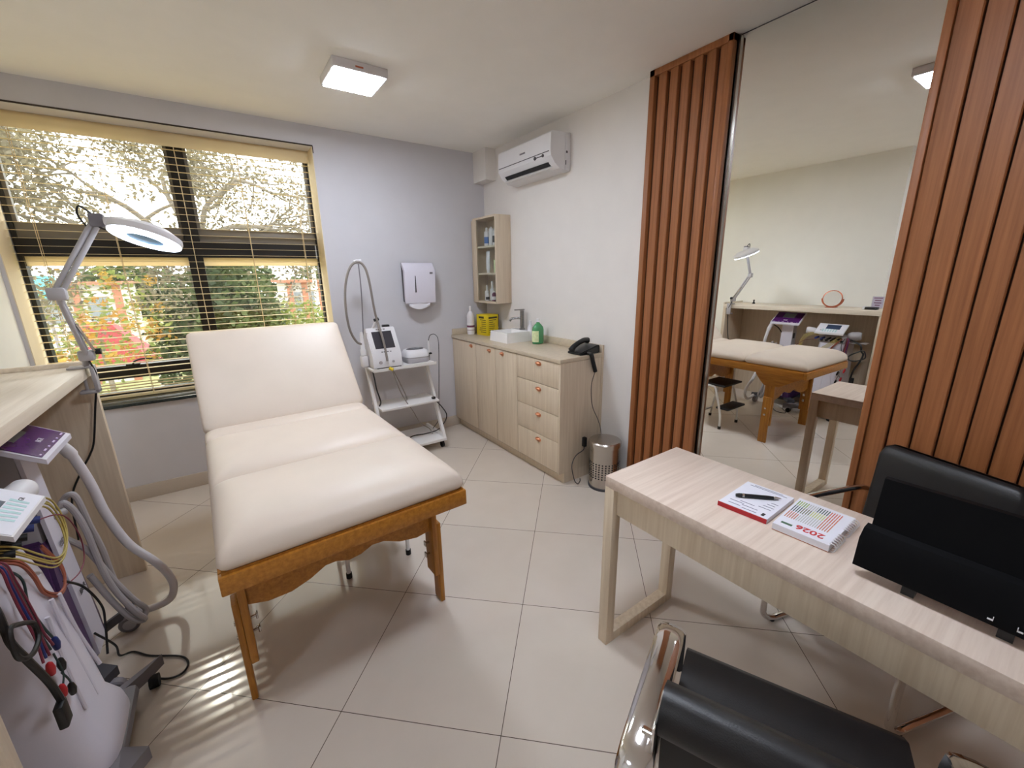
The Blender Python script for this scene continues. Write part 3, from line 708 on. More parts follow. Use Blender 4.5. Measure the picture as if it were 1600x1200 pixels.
B().loft([rrect(1.415, 3.592, .045, .025, .9125), rrect(1.415, 3.592, .044, .024, .9142)]).build('screen', m_screen, rd)
hp = thing('handpiece', 'slim white handpiece standing in a black clip at the trolley corner with looping cable', 'handpiece', (1.535, 3.56, .797))
B().lathe([(.0, 0), (.008, .002), (.012, .03), (.011, .09), (.006, .115), (0, .118)], (1.532, 3.55, .862)).build('body', m_white, hp)
B().cyl((1.532, 3.55, .797), (1.532, 3.55, .86), .006).box((1.512, 3.53, .852), (1.556, 3.575, .868), .005).build('clip', m_black, hp)
B().tube([(1.532, 3.55, .973), (1.555, 3.55, 1.025), (1.606, 3.55, 1.026), (1.634, 3.55, .951), (1.622, 3.55, .676), (1.603, 3.55, .393), (1.577, 3.52, .22), (1.50, 3.5, .14)], .0035, n=6).build('cable', m_dgrey, hp)
cb = thing('trolley_cord', 'black mains cord looping off the middle trolley shelf down to its bottom shelf', 'cord', (1.5, 3.45, .1))
B().tube([(1.49, 3.42, .462), (1.557, 3.40, .376), (1.604, 3.40, .284), (1.58, 3.42, .20), (1.52, 3.45, .135), (1.42, 3.5, .106), (1.32, 3.52, .106), (1.27, 3.5, .106)], .005, n=6).build('cord', m_black, cb)
B().box((1.475, 3.41, .457), (1.51, 3.435, .478), .005).build('plug', m_black, cb)

# ------------------------------------------------------------------ paper towel dispenser
tw = thing('towel_dispenser', 'white paper towel dispenser fixed to the window wall beside the corner', 'dispenser', (1.55, 3.74, 1.31))
b = B().prism([(1.425, WY, 1.325), (1.425, 3.72, 1.315), (1.425, 3.69, 1.59), (1.425, 3.735, 1.668), (1.425, WY, 1.668)], (.262, 0, 0))
b.build('back_box', m_dgrey, tw)
L = []
for x, e in ((1.405, .0), (1.555, .012), (1.70, .0)):
    L.append([(x, 3.70-e, 1.312), (x, 3.675-e, 1.60), (x, 3.735-e*.3, 1.672), (x, 3.765, 1.672), (x, 3.71, 1.60), (x, 3.72, 1.312)])
b = B().loft(L); b.build('cover', m_whitelav, tw, ang=50)
B().box((1.498, 3.671, 1.41), (1.506, 3.685, 1.60)).build('sight_slot', m_dgrey, tw)
B().box((1.645, 3.668, 1.572), (1.672, 3.678, 1.588)).build('logo_plate', m_grey, tw)
b = B()
P = [[(x, 3.70+.01*math.sin(x*40), 1.32), (x, 3.695, 1.30-.022*math.sin(PI*(x-1.44)/.2)), (x, 3.70, 1.285-.03*math.sin(PI*(x-1.44)/.2)), (x, 3.72, 1.29), (x, 3.735, 1.32)] for x in [1.44+i*.02 for i in range(11)]]
b.loft(P, closed=False); b.build('paper_towel', m_paper, tw)

# ------------------------------------------------------------------ base cabinet + worktop
XF = 1.905; CY0, CY1 = 2.14, 3.797
cab = thing('base_cabinet', 'pale wood base cabinet with copper pulls, three doors and four drawers under the basin', 'cabinet', (2.12, 2.97, 0))
B().box((XF+.02, CY0+.02, .085), (RX-.002, CY1, .94)).build('carcass', lam_z, cab)
B().box((XF, CY0, .085), (RX-.002, CY0+.018, .94), .001).box((XF+.05, CY0, 0), (RX-.002, CY0+.018, .085)).build('end_panel', lam_z, cab)
B().box((XF+.05, CY0+.018, 0), (RX-.02, CY1, .085)).build('plinth', lam_z, cab)
def pull(parent, y, z, w=.046):
    b = B()
    b.ell((XF-.001, y, z-.002), (.004, w*.56, .019), 18, 8)
    b.ell((XF-.004, y, z+.003), (.019, w*.5, .0125), 18, 10)
    return b.build('pull', m_copper, parent)
doors = [(3.335, CY1), (2.995, 3.332), (2.672, 2.992)]
for (y0, y1), hy in zip(doors, (3.41, 3.089, 2.884)):
    dd = B().box((XF, y0+.0015, .092), (XF+.018, y1-.0015, .937), .001).build('door', lam_z, cab)
    pull(dd, hy, .907)
zs = [(.752, .937), (.546, .748), (.34, .542), (.092, .336)]
for (z0, z1), hz in zip(zs, (.905, .706, .50, .295)):
    dd = B().box((XF, 2.1595, z0), (XF+.018, 2.669, z1), .001).build('drawer', lam_z, cab)
    pull(dd, 2.39, hz, .060)
B().box((XF+.008, 2.1585, .085), (XF+.012, CY1, .94)).build('shadow_gap', m_dark, cab)
wt = thing('worktop', 'beige laminate worktop with a low upstand on top of the base cabinet', 'worktop', (2.12, 2.97, .94))
B().box((XF-.008, CY0-.004, .942), (RX-.001, CY1+.004, .97), .001).build('slab', lam_cnt, wt)
B().box((RX-.02, CY0-.004, .97), (RX-.001, CY1+.004, 1.03), .002).box((XF+.0, CY1-.012, .97), (RX-.02, CY1+.004, 1.03), .002).build('upstand', lam_cnt, wt)
B().box((RX-.021, CY0-.005, .085), (RX-.001, CY0-.0005, 1.03)).build('edge_strip', lam_z, wt)

bs = thing('wash_basin', 'square white ceramic countertop wash basin on the worktop', 'basin', (2.165, 3.10, .97))
def rr4(x0, x1, y0, y1, z, r=.012, n=4):
    L = []
    for (cx, cy, a0) in ((x1-r, y1-r, 0), (x0+r, y1-r, 90), (x0+r, y0+r, 180), (x1-r, y0+r, 270)):
        for k in range(n+1):
            a = math.radians(a0+90*k/n); L.append((cx+r*math.cos(a), cy+r*math.sin(a), z))
    return L
B().loft([rr4(2.012, 2.312, 2.963, 3.247, .97, .004), rr4(2.018, 2.308, 2.968, 3.242, 1.058, .004), rr4(2.020, 2.306, 2.970, 3.240, 1.060, .004), rr4(2.034, 2.245, 2.985, 3.225, 1.059, .008), rr4(2.05, 2.235, 3.0, 3.21, .995, .03)]).build('bowl', m_cer, bs, ang=30)
B().cyl((2.14, 3.105, .9955), (2.14, 3.105, .998), .02).build('drain', m_chrome, bs)
fc = thing('basin_tap', 'brushed metal single-lever tap standing behind the basin bowl', 'tap', (2.278, 3.10, 1.06))
tx, ty = 2.278, 3.10
B().cyl((tx, ty, 1.06), (tx, ty, 1.072), .026).cyl((tx, ty, 1.075), (tx, ty, 1.235), .019, n=24).build('body', m_tap, fc)
B().tube([(tx, ty, 1.165), (tx-.05, ty+.03, 1.165), (tx-.085, ty+.05, 1.16), (tx-.10, ty+.058, 1.14)], .011, n=12).build('spout', m_tap, fc)
B().box((tx-.08, ty-.014, 1.238), (tx+.02, ty+.014, 1.248), .003).build('lever', m_tap, fc)

def bottle(name, label, cat, x, y, z, prof, mat, lab=None, labr=None, cap=None, group=None, flat=1.0):
    t = thing(name, label, cat, (x, y, z), group=group)
    B().lathe(prof, (x, y, z), n=20, flat=flat).build('body', mat, t)
    if lab: B().lathe([(labr[0], labr[1]), (labr[0], labr[2])], (x, y, z), n=20, flat=flat).build('label_band', lab, t)
    if cap: B().lathe([(0, cap[1]), (cap[0], cap[1]), (cap[0]*.9, cap[2]), (0, cap[2])], (x, y, z), n=16).build('cap', cap[3], t)
    return t
ab = bottle('alcohol_bottle', 'translucent white spirit bottle with a maroon and white label left of the yellow box', 'bottle', 2.07, 3.70, .97,
       [(.0, 0), (.036, .003), (.038, .02), (.036, .06), (.038, .11), (.036, .16), (.038, .19), (.03, .215), (.012, .235), (.012, .25)], m_clearpl, m_labw, (.0388, .03, .12), (.013, .245, .285, m_white))
B().lathe([(.0391, .075), (.0391, .095)], (2.07, 3.70, .97), n=20).lathe([(.0391, .045), (.0391, .05)], (2.07, 3.70, .97), n=20).build('print_band', m_maroon, ab)
sb = thing('sharps_box', 'yellow cardboard sharps disposal box with black printing on the worktop', 'box', (2.19, 3.57, .97), math.radians(8))
B(True).box((-.07, -.085, 0), (.07, .085, .205), .002).build('carton', m_yel, sb)
b = B(True)
for k in range(7):
    b.box((-.0707, -.06, .03+k*.02), (-.07, -.06+.12*(.55+.45*random.random()), .036+k*.02))
    b.box((-.05, -.0857, .03+k*.02), (-.05+.1*(.5+.5*random.random()), -.085, .036+k*.02))
b.box((-.0707, -.03, .168), (-.07, .05, .188)); b.box((-.055, -.0857, .168), (.055, -.085, .186))
b.build('printing', M('olive_print', (70, 62, 20), .6), sb)
B(True).box((.0702, -.086, .08), (.076, -.02, .205), .001).build('side_flap', m_black, sb)
gs = thing('soap_bottle', 'green liquid soap bottle with a white cap right of the basin', 'bottle', (2.225, 2.80, .97))
B().lathe([(.0, 0), (.052, .004), (.056, .02), (.056, .12), (.050, .145), (.03, .168), (.015, .18), (.015, .19)], (2.225, 2.80, .97), n=24, flat=.72).build('body', m_soap, gs)
B().lathe([(.0, .188), (.016, .188), (.014, .215), (0, .217)], (2.225, 2.80, .97), n=16).build('cap', m_white, gs)
L = [[(2.225+.0572*math.cos(a), 2.80+.0572*.72*math.sin(a), z) for a in [math.radians(140+i*12) for i in range(10)]] for z in (.99, 1.085)]
B().loft([L[0], L[1]], closed=False).build('label_patch', m_lab, gs)
b = bottle('pump_bottle', 'small clear pump bottle half hidden behind the tap', 'bottle', 2.285, 2.985, .97, [(.0, 0), (.024, .002), (.026, .02), (.026, .12), (.012, .145), (.012, .155)], m_clearpl, None, None, (.012, .15, .18, m_white))
# telephone
ph = thing('telephone', 'black desk telephone at the right end of the worktop, handset on its cradle', 'telephone', (2.20, 2.21, .97))
b = B().prism([(2.11, 2.155, .972), (2.11, 2.155, .988), (2.29, 2.155, 1.035), (2.31, 2.155, 1.03), (2.31, 2.155, .972)], (0, .145, 0))
bmesh.ops.bevel(b.bm, geom=b.bm.edges[:], offset=.006, segments=2, affect='EDGES'); b.build('base', m_black, ph)
b = B().tube([(2.105, 2.25, 1.000), (2.13, 2.25, 1.026), (2.18, 2.25, 1.050), (2.235, 2.25, 1.064), (2.272, 2.25, 1.058)], lambda t: .018+.007*abs(2*t-1)**2, n=12)
b.build('handset', m_black, ph)
B().tube([(2.18, 2.16, .985), (2.19, 2.125, .975), (2.205, 2.12, .92), (2.222, 2.118, .87), (2.232, 2.12, .845)], lambda t: .016 if t > .2 else .011, n=8).build('coiled_cord', m_blackm, ph)
B().tube([(2.231, 2.12, .846), (2.202, 2.124, .752), (2.208, 2.125, .625), (2.232, 2.125, .544), (2.279, 2.12, .456), (2.305, 2.11, .369), (2.32, 2.11, .25)], .0028, n=6).build('line_cord', m_dgrey, ph)

bi = thing('pedal_bin', 'round stainless steel waste bin with a perforated middle band beside the cabinet', 'bin', (2.175, 1.955, 0))
bx, by = 2.178, 1.945
B().lathe([(.0, .0), (.112, .0), (.112, .012), (.108, .014), (.108, .20), (.112, .33), (.113, .335)], (bx, by, 0), n=40).build('drum', m_steel, bi)
B().lathe([(.117, .33), (.119, .338), (.119, .36), (.11, .37), (.06, .376), (0, .377)], (bx, by, 0), n=40).build('lid', m_steel, bi)
b = B()
for k in range(7):
    for i in range(15):
        a = PI*.70+i*(PI*1.0/14); z = .095+k*.0185; p = V((bx+.1085*math.cos(a), by+.1085*math.sin(a), z)); nn = V((math.cos(a), math.sin(a), 0))
        b.cyl(p-nn*.0005, p+nn*.0012, .0056, n=8)
b.build('perforations', m_black, bi)
B().lathe([(.112, 0), (.114, .004), (.114, .014), (.112, .018)], (bx, by, 0), n=40).build('base_ring', m_dgrey, bi)
pc = thing('adapter_cord', 'black plug adapter with thin cord looping to the floor between cabinet and steel bin', 'cord', (2.1, 2.10, 0))
B().box((2.118, 2.095, .27), (2.146, 2.125, .345), .005).build('adapter', m_black, pc)
B().tube([(2.132, 2.11, .275), (2.115, 2.105, .245), (2.03, 2.095, .225), (1.978, 2.08, .165), (1.985, 2.06, .06), (2.02, 2.06, .012), (2.07, 2.085, .006), (2.10, 2.115, .006)], .0035, n=6).build('cord', m_dgrey, pc)

# ------------------------------------------------------------------ wall cabinet with bottles
wc = thing('wall_cabinet', 'narrow pale wood wall cabinet with glazed front above the worktop', 'cabinet', (2.25, 3.52, 1.29))
wx, wy0, wy1, wz0, wz1 = 2.165, 3.345, 3.775, 1.288, 2.085
th = .018
B().box((wx, wy0, wz0), (RX-.001, wy0+th, wz1), .001).box((wx+.01, wy1-th, wz0), (RX-.001, wy1, wz1)).box((wx, wy0+th, wz1-th), (RX-.001, wy1-th, wz1)).box((wx, wy0+th, wz0), (RX-.001, wy1-th, wz0+th)).box((RX-.008, wy0+th, wz0+th), (RX-.001, wy1-th, wz1-th)).build('carcass', lam_z, wc)
for z in (1.565, 1.815): B().box((wx+.012, wy0+th, z-.008), (RX-.008, wy1-th, z+.008)).build('shelf', lam_y, wc)
B().box((wx-.004, wy1-.085, wz0+.004), (wx+.012, wy1, wz1-.02), .001).build('door_stile', lam_z, wc)
B().box((wx+.002, wy0+th, wz0+th), (wx+.006, wy1-.085, wz1-th)).build('door_glass', m_cabglass, wc)
wi = [('pump_bottle', 'clear pump bottle with a blue label on the top shelf of the wall cabinet', 2.23, 3.60, 1.823, .026, .13, m_clearpl, m_blue, .17),
      ('lotion_bottle', 'plain white lotion bottle on the top shelf of the wall cabinet', 2.23, 3.52, 1.823, .024, .15, m_white, m_labw, .17),
      ('lotion_bottle', 'white bottle with black lettering nearest the cabinet edge on its top shelf', 2.23, 3.45, 1.823, .026, .13, m_white, m_ink, .16),
      ('gel_bottle', 'pale green gel bottle on the middle shelf of the wall cabinet', 2.24, 3.45, 1.573, .03, .12, m_lab, None, .14),
      ('serum_bottle', 'short white bottle with pointed tip at the left of the bottom cabinet shelf', 2.23, 3.625, 1.306, .021, .09, m_white, m_labw, .15),
      ('serum_bottle', 'tall white dropper bottle in the middle of the bottom cabinet shelf', 2.25, 3.56, 1.306, .022, .11, m_white, m_labw, .19),
      ('serum_bottle', 'small squat white jar bottle in front on the bottom cabinet shelf', 2.205, 3.575, 1.306, .018, .06, m_white, m_ink, .09),
      ('amber_bottle', 'dark bottle with a white label at the right of the bottom cabinet shelf', 2.215, 3.47, 1.306, .021, .07, m_maroon, m_labw, .10),
      ('amber_bottle', 'tall dark-capped bottle behind the others on the bottom cabinet shelf', 2.26, 3.46, 1.306, .02, .12, m_dgrey, m_labw, .15)]
for nm, lb, x, y, z, r, h, m1, m2, tot in wi:
    bottle(nm, lb, 'bottle', x, y, z, [(0, 0), (r, .002), (r, h), (r*.4, h+.012), (r*.4, h+.018)], m1, m2, (r+.0006, h*.2, h*.65) if m2 else None, (r*.45, h+.014, tot, m_white if 'dark' not in lb else m_labw), group='bottles in the wall cabinet')
tb = thing('cream_tube', 'white cream tube standing on its cap on the middle cabinet shelf', 'tube', (2.22, 3.57, 1.573))
B().lathe([(0, 0), (.016, 0), (.016, .025), (0, .026)], (2.22, 3.57, 1.573)).build('cap', m_white, tb)
B().loft([[(2.22+a*math.cos(t), 3.57+c*math.sin(t), z) for t in [2*PI*i/20 for i in range(20)]] for a, c, z in ((.018, .018, 1.599), (.021, .022, 1.62), (.017, .027, 1.70), (.002, .034, 1.775))]).build('body', m_paper, tb)

# ------------------------------------------------------------------ air conditioner
ac = thing('air_conditioner', 'white split air conditioner high on the right wall with louvre open', 'air conditioner', (2.25, 2.9, 2.30))
ay0, ay1 = 2.555, 3.245
prof = [(RX-.001, 2.30), (2.235, 2.312), (2.185, 2.345), (2.150, 2.39), (2.145, 2.43), (2.150, 2.54), (2.165, 2.552), (RX-.001, 2.56)]
b = B().prism([(x, ay0, z) for x, z in prof], (0, ay1-ay0, 0)); b.build('body', m_white, ac, ang=25)
B().box((2.285, ay0-.006, 2.302), (RX-.001, ay0, 2.555), .002).build('side_plate', m_white, ac)
B().box((2.1425, ay0+.02, 2.418), (2.150, ay1-.012, 2.422)).build('panel_seam', m_dgrey, ac)
d2 = (V((2.185, 0, 2.345))-V((2.235, 0, 2.312)))
b = B().prism([(2.172, ay0+.06, 2.352), (2.196, ay0+.06, 2.331), (2.200, ay0+.06, 2.335), (2.176, ay0+.06, 2.358)], (0, ay1-ay0-.12, 0)); b.build('outlet', m_blackm, ac)
B().prism([(2.196, ay0+.04, 2.328), (2.178, ay0+.04, 2.312), (2.181, ay0+.04, 2.309), (2.200, ay0+.04, 2.325)], (0, ay1-ay0-.09, 0)).build('louvre', m_white2, ac)
B().box((2.1438, 2.865, 2.464), (2.147, 2.935, 2.476), .002).build('logo_mark', m_grey, ac)
B().cyl((2.150, 2.74, 2.402), (2.143, 2.74, 2.403), .013).cyl((2.150, 2.645, 2.402), (2.143, 2.645, 2.403), .011).box((2.1445, 2.66, 2.399), (2.147, 2.725, 2.404)).build('indicator', m_dgrey, ac)
B().box((2.29, ay0-.0075, 2.42), (2.305, ay0-.0055, 2.435)).box((2.285, ay0-.0075, 2.34), (2.292, ay0-.0055, 2.37)).build('side_print', m_dgrey, ac)

# ------------------------------------------------------------------ slatted panels + wall mirror
def slatpanel(y0, y1, edges, label, frame_end):
    t = thing('slatted_panel', label, 'wall panel', (2.30, (y0+y1)/2, 0))
    B().box((2.305, y0, 0), (RX-.001, y1, CZ-.002)).build('backing', m_slatback, t)
    b = B()
    for a, c in edges:
        b.prism([(2.305, a, 0), (2.282, a, 0), (2.278, a+.004, 0), (2.290, c, 0), (2.305, c, 0)], (0, 0, CZ-.035))
    b.build('slats', m_slatwood, t)
    B().box((2.274, y0, CZ-.035), (RX-.001, y1, CZ-.002), .002).build('top_trim', m_slatwood, t)
    for a, c in frame_end: B().box((2.274, a, 0), (RX-.001, c, CZ-.002), .002).build('end_trim', m_slatwood, t)
    return t
sl = []
ys = [1.779, 1.703, 1.630, 1.557, 1.486, 1.413]
for i, y in enumerate(ys):
    nxt = ys[i+1] if i+1 < len(ys) else 1.352
    sl.append((nxt+.0, y-.017))
slatpanel(1.325, 1.815, sl, 'walnut vertical-slat wall panel left of the tall mirror', [(1.781, 1.815), (1.325, 1.352)])
sr = []; y = .520
while y > -1.6:
    sr.append((y-.0755+.006, y)); y -= .0755
slatpanel(-1.70, .548, sr, 'wide walnut vertical-slat wall panel right of the tall mirror, behind the black chair', [(.522, .548)])
wm = thing('wall_mirror', 'tall frameless wall mirror from floor to ceiling between the two walnut panels', 'mirror', (RX, .93, 0))
B().box((RX-.006, .549, .004), (RX-.0005, 1.312, CZ-.004)).build('mirror_glass', m_mirror, wm)
B().box((RX-.018, 1.312, .004), (RX-.0005, 1.324, CZ-.004)).build('edge_strip', m_steel, wm)
B().box((RX-.007, .549, CZ-.006), (RX-.0003, 1.312, CZ-.0022)).build('top_strip', m_dgrey, wm)

# ------------------------------------------------------------------ desk
DX0, DX1, DY1, DY0, DZ = 1.137, 1.60, 1.005, -.62, .787
dk = thing('desk', 'pale wood desk with loop-frame legs and a deep front apron', 'desk', (1.37, .2, 0))
B().box((DX0, DY0, DZ-.045), (DX1, DY1, DZ), .0015).build('top', lam_top, dk)
B().box((DX0+.022, DY0+.05, .628), (DX0+.040, DY1-.045, DZ-.045), .001).build('apron', lam_dk, dk)
B().box((DX1-.04, DY0+.05, .628), (DX1-.022, DY1-.045, DZ-.045), .001).build('apron', lam_dk, dk)
for y0, y1 in ((DY1-.045, DY1), (DY0, DY0+.045)):
    b = B().box((DX0, y0, 0), (DX0+.045, y1, DZ-.045), .001).box((DX1-.045, y0, 0), (DX1, y1, DZ-.045), .001).box((DX0+.045, y0, 0), (DX1-.045, y1, .045), .001)
    b.build('leg_frame', lam_dk, dk)

# notepad, pen, planner
def rp(pts, z0, z1):
    return [(x, y, z0) for x, y in pts], (0, 0, z1-z0)
np_ = thing('notepad', 'white printed prescription pad with a red glued spine and a pen on it', 'notepad', (1.39, .56, DZ))
P = [(1.281, .632), (1.497, .641), (1.503, .490), (1.293, .484)]
v_, e_ = rp(P, DZ+.001, DZ+.016); B().prism(v_, e_).build('pages', m_paper, np_)
B().prism([(1.2785, .6325, DZ+.0012), (1.2815, .6325, DZ+.0012), (1.2935, .4835, DZ+.0012), (1.2905, .4835, DZ+.0012)], (0, 0, .0155)).build('red_spine', m_red, np_)
ux = V((-.006, .151, 0)).normalized()   # along the pad edge
def padpt(s, t): return V((1.281, .632, 0))*(1-s)*(1-t)+V((1.497, .641, 0))*s*(1-t)+V((1.503, .490, 0))*s*t+V((1.293, .484, 0))*(1-s)*t
b = B()
def pline(b, s0, s1, t0, t1, z):
    p = [padpt(s0, t0), padpt(s1, t0), padpt(s1, t1), padpt(s0, t1)]
    b.prism([(q.x, q.y, z) for q in p], (0, 0, .0003))
for s0, t0, t1 in ((.07, .45, .75), (.10, .15, .40), (.16, .4, .72), (.20, .12, .42), (.26, .3, .6), (.9, .12, .9), (.94, .2, .8), (.30, .66, .9), (.38, .7, .92), (.46, .74, .9), (.54, .78, .92)):
    pline(b, s0, s0+.014, t0, t1, DZ+.016)
b.build('printed_lines', m_print, np_)
b = B(); pline(b, .06, .15, .84, .90, DZ+.016); b.build('logo', m_ink, np_)
pe = thing('pen', 'black ballpoint pen with silver bands lying across the notepad', 'pen', (1.40, .565, DZ+.0165))
a_, c_ = V((1.352, .612, DZ+.0235)), V((1.452, .508, DZ+.0225)); dd = (c_-a_).normalized()
B().lathe([(0, 0), (.005, .001), (.007, .012), (.007, .02)], a_, dd, 14).lathe([(.0068, .027), (.0066, .10), (.0055, .118)], a_, dd, 14).build('barrel', m_black, pe)
B().lathe([(.0072, .02), (.0072, .027)], a_, dd, 14).lathe([(.0055, .118), (.0048, .128), (.0015, .14), (0, .144)], a_, dd, 14).build('silver_band', m_chrome, pe)
pn = thing('planner', 'white spiral-bound 2026 planner with a coloured striped cover on the desk', 'planner', (1.39, .39, DZ))
A = [V((1.280, .462, 0)), V((1.504, .475, 0)), V((1.506, .322, 0)), V((1.288, .318, 0))]
def pl(s, t): return A[0]*(1-s)*(1-t)+A[1]*s*(1-t)+A[2]*s*t+A[3]*(1-s)*t
v_, e_ = rp([(q.x, q.y) for q in A], DZ+.003, DZ+.022); B().prism(v_, e_).build('pages', m_paper, pn)
v_, e_ = rp([(q.x, q.y) for q in A], DZ+.001, DZ+.003); B().prism(v_, e_).build('back_cover', m_rose, pn)
cv = B().prism([(q.x, q.y, DZ+.022) for q in A], (0, 0, .001)).build('cover', m_paper, pn)
cols = [(120, 160, 60), (150, 180, 70), (170, 190, 100), (200, 205, 120), (150, 160, 110), (120, 120, 90), (80, 100, 80), (60, 90, 80), (200, 120, 90), (205, 110, 80), (210, 100, 80), (196, 196, 192)]
stripe = [M('stripe_%d' % i, c, .6) for i, c in enumerate(cols)]
b = B(); b2 = B(); b3 = B()
for k in range(19):
    t = .05+k*.042
    def st_(bb, s0, s1, m):
        bb.use(m); p = [pl(s0, t), pl(s1, t), pl(s1, t+.018), pl(s0, t+.018)]
        bb.prism([(q.x, q.y, DZ+.0231) for q in p], (0, 0, .0003))
    g = min(10, int(k*.6))
    st_(b, .30, .52-.006*k if k < 6 else .55, stripe[8 if k < 5 or k > 13 else 11])
    st_(b, .53 if k < 6 else .56, .74, stripe[(7 if k < 4 else 5 if k < 8 else 3 if k < 14 else 9)])
    st_(b, .75, .92, stripe[(k % 3 if k < 5 else 11 if k < 9 else 7 if k < 14 else 10)])
b.build('stripes', stripe[0], cv)
tm4 = basis((pl(.15, .60).x, pl(.15, .60).y, DZ+.0232), A[0]-A[3], A[0]-A[1])
text('2026', .036, m_redink, cv, tm4, 'year_lettering', bold=.0008)
b = B(); p = [pl(.09, .10), pl(.14, .10), pl(.14, .30), pl(.09, .30)]; b.prism([(q.x, q.y, DZ+.0231) for q in p], (0, 0, .0003)); b.build('green_tag', M('tag_green', (74, 110, 84), .6), cv)
b = B(); p = [pl(.165, .36), pl(.18, .36), pl(.18, .50), pl(.165, .50)]; b.prism([(q.x, q.y, DZ+.0231) for q in p], (0, 0, .0003)); b.build('small_print', m_print, cv)
for k in range(15):
    s = .05+k*.063
    if 5 < k < 8: continue
    c0 = pl(s, 1.02); e = (A[3]-A[0]).normalized(); pts = [(c0.x+e.x*.011*math.cos(a), c0.y+e.y*.011*math.cos(a), DZ+.013+.0125*math.sin(a)) for a in [2*PI*i/10 for i in range(10)]]
    B().tube(pts, .0016, n=6, sub=1, closed=True).build('spiral_ring', m_white, pn)

# ------------------------------------------------------------------ monitor (seen from behind)
mo = thing('monitor', 'black all-in-one computer screen seen from behind, standing on two feet on the desk', 'monitor', (1.30, -.03, DZ))
my0, my1 = -.335, .241
tl = .06
def mx(z): return 1.262+(z-.82)*.2
b = B().prism([(mx(.845), my0, .845), (mx(.845)+.03, my0, .845), (mx(1.04)+.018, my0, 1.043), (mx(1.04), my0, 1.043)], (0, my1-my0, 0)); b.build('panel', m_mon, mo)
L = [[(mx(z)-dx, my0+iy, z) , (mx(z)-dx, my1+.012-iy, z)] for z, dx, iy in ((.812, .0, -.002), (.816, .022, 0), (.89, .026, 0), (.915, .016, .002), (.922, 0, .004))]
b = B()
vs = [[b.bm.verts.new(p) for p in row] for row in L]
for i in range(len(vs)-1): b.bm.faces.new((vs[i][0], vs[i][1], vs[i+1][1], vs[i+1][0]))
b.bm.faces.new([r[0] for r in vs]); b.bm.faces.new([r[1] for r in vs][::-1]); b.bm.faces.new((vs[0][0], vs[-1][0], vs[-1][1], vs[0][1]))
b.build('rear_housing', m_mon, mo)
B().box((mx(.95)+.022, my0+.01, .86), (mx(.95)+.027, my1-.01, .99)).build('screen', m_screend, mo)
for y in (.145, -.01, -.20):
    B().prism([(1.252, y-.012, DZ+.0005), (1.40, y-.012, DZ+.0005), (1.40, y-.012, DZ+.006), (1.30, y-.012, .85), (1.268, y-.012, .85), (1.252, y-.012, DZ+.012)], (0, .024, 0)).build('foot', m_black, mo)
b = B()
for y, s in ((.012, -1), (-.022, 1)): b.box((1.2365, y, .828), (1.2440, y+.008*(-s), .8295)).box((1.2365, y-.0006, .828), (1.2440, y+.0006, .836))
b.build('corner_mark', m_labw, mo)

# ------------------------------------------------------------------ chairs
def pad(bb, w, d, z, t, curve=0):
    "padded slab centred on x=0.. local: x forward, y left"
    loops = []
    for k, (ins, zz) in enumerate(((.02, z), (.004, z+t*.25), (0, z+t*.6), (.012, z+t*.92), (.04, z+t*1.02))):
        loops.append(rr4(ins, d-ins, -w/2+ins, w/2-ins, zz, .035))
    bb.loft(loops); return bb
def make_chair(name, label, loc, rz, W=.50, fy=.235, arm_z=.615, back_top=.83, back_x=-.48, wide=False):
    t = thing(name, label, 'chair', loc, rz)
    # local frame: x towards the sitter's front, origin on the floor under the front of the seat
    for sy in (-1, 1):
        y = sy*(W/2+.0)
        if wide:
            prof = [(-.50, .45), (-.515, .52), (-.52, .59), (-.505, .63), (-.47, arm_z-.002), (-.40, arm_z+.003), (-.30, arm_z+.004), (-.20, arm_z+.004), (-.15, arm_z), (-.128, arm_z-.012), (-.12, arm_z-.05), (-.12, .50)]
            bb = B(True)
            Q = [V((x-(.04 if sy < 0 and x > -.25 else 0), y, z)) for x, z in prof]
            L = []
            for i, p in enumerate(Q):
                a = Q[max(i-1, 0)]; c = Q[min(i+1, len(Q)-1)]; tdir = (c-a).normalized(); nrm = V((-tdir.z, 0, tdir.x))
                hw, ht = .034, .010
                L.append([p+V((0, hw*cu, 0))+nrm*(ht*su) for cu, su in ((1, 0), (.8, .7), (.3, 1), (-.3, 1), (-.8, .7), (-1, 0), (-.8, -.7), (-.3, -1), (.3, -1), (.8, -.7))])
            bb.loft(L); bb.build('armrest', m_chrome, t, ang=60)
            B(True).tube([(-.50, y, .46), (-.46, y, .38), (-.3, y, .35), (-.18, y, .40), (-.12-(.04 if sy < 0 else 0), y, .51)], .012, n=12).build('side_frame', m_chrome, t)
            B(True).tube([(-.22, y, .335), (-.21, y*.9, .2), (-.24, y*.5, .06)], .011, n=10).build('leg_tube', m_chrome, t)
        else:
            P = [(-.50, y, arm_z-.02), (-.42, y, arm_z), (-.12, y, arm_z), (-.03, y, arm_z-.03), (0, y, arm_z-.12), (0, y, .12), (-.01, y, .045), (-.06, y, .014), (-.12, y, .014), (-.43, y, .014)]
            B(True).tube(P, .013, n=12, sub=8).build('side_frame', m_chrome, t)
            B(True).cyl((-.02, y, 0), (-.08, y, 0), .0, n=6).cyl((-.06, y, 0.0), (-.06, y, .012), .012).build('glide', m_rubber, t)
    if not wide:
        B(True).tube([(-.43, -W/2, .014), (-.46, -W/2+.04, .014), (-.46, W/2-.04, .014), (-.43, W/2, .014)], .013, n=10).build('rear_bar', m_chrome, t)
    return t
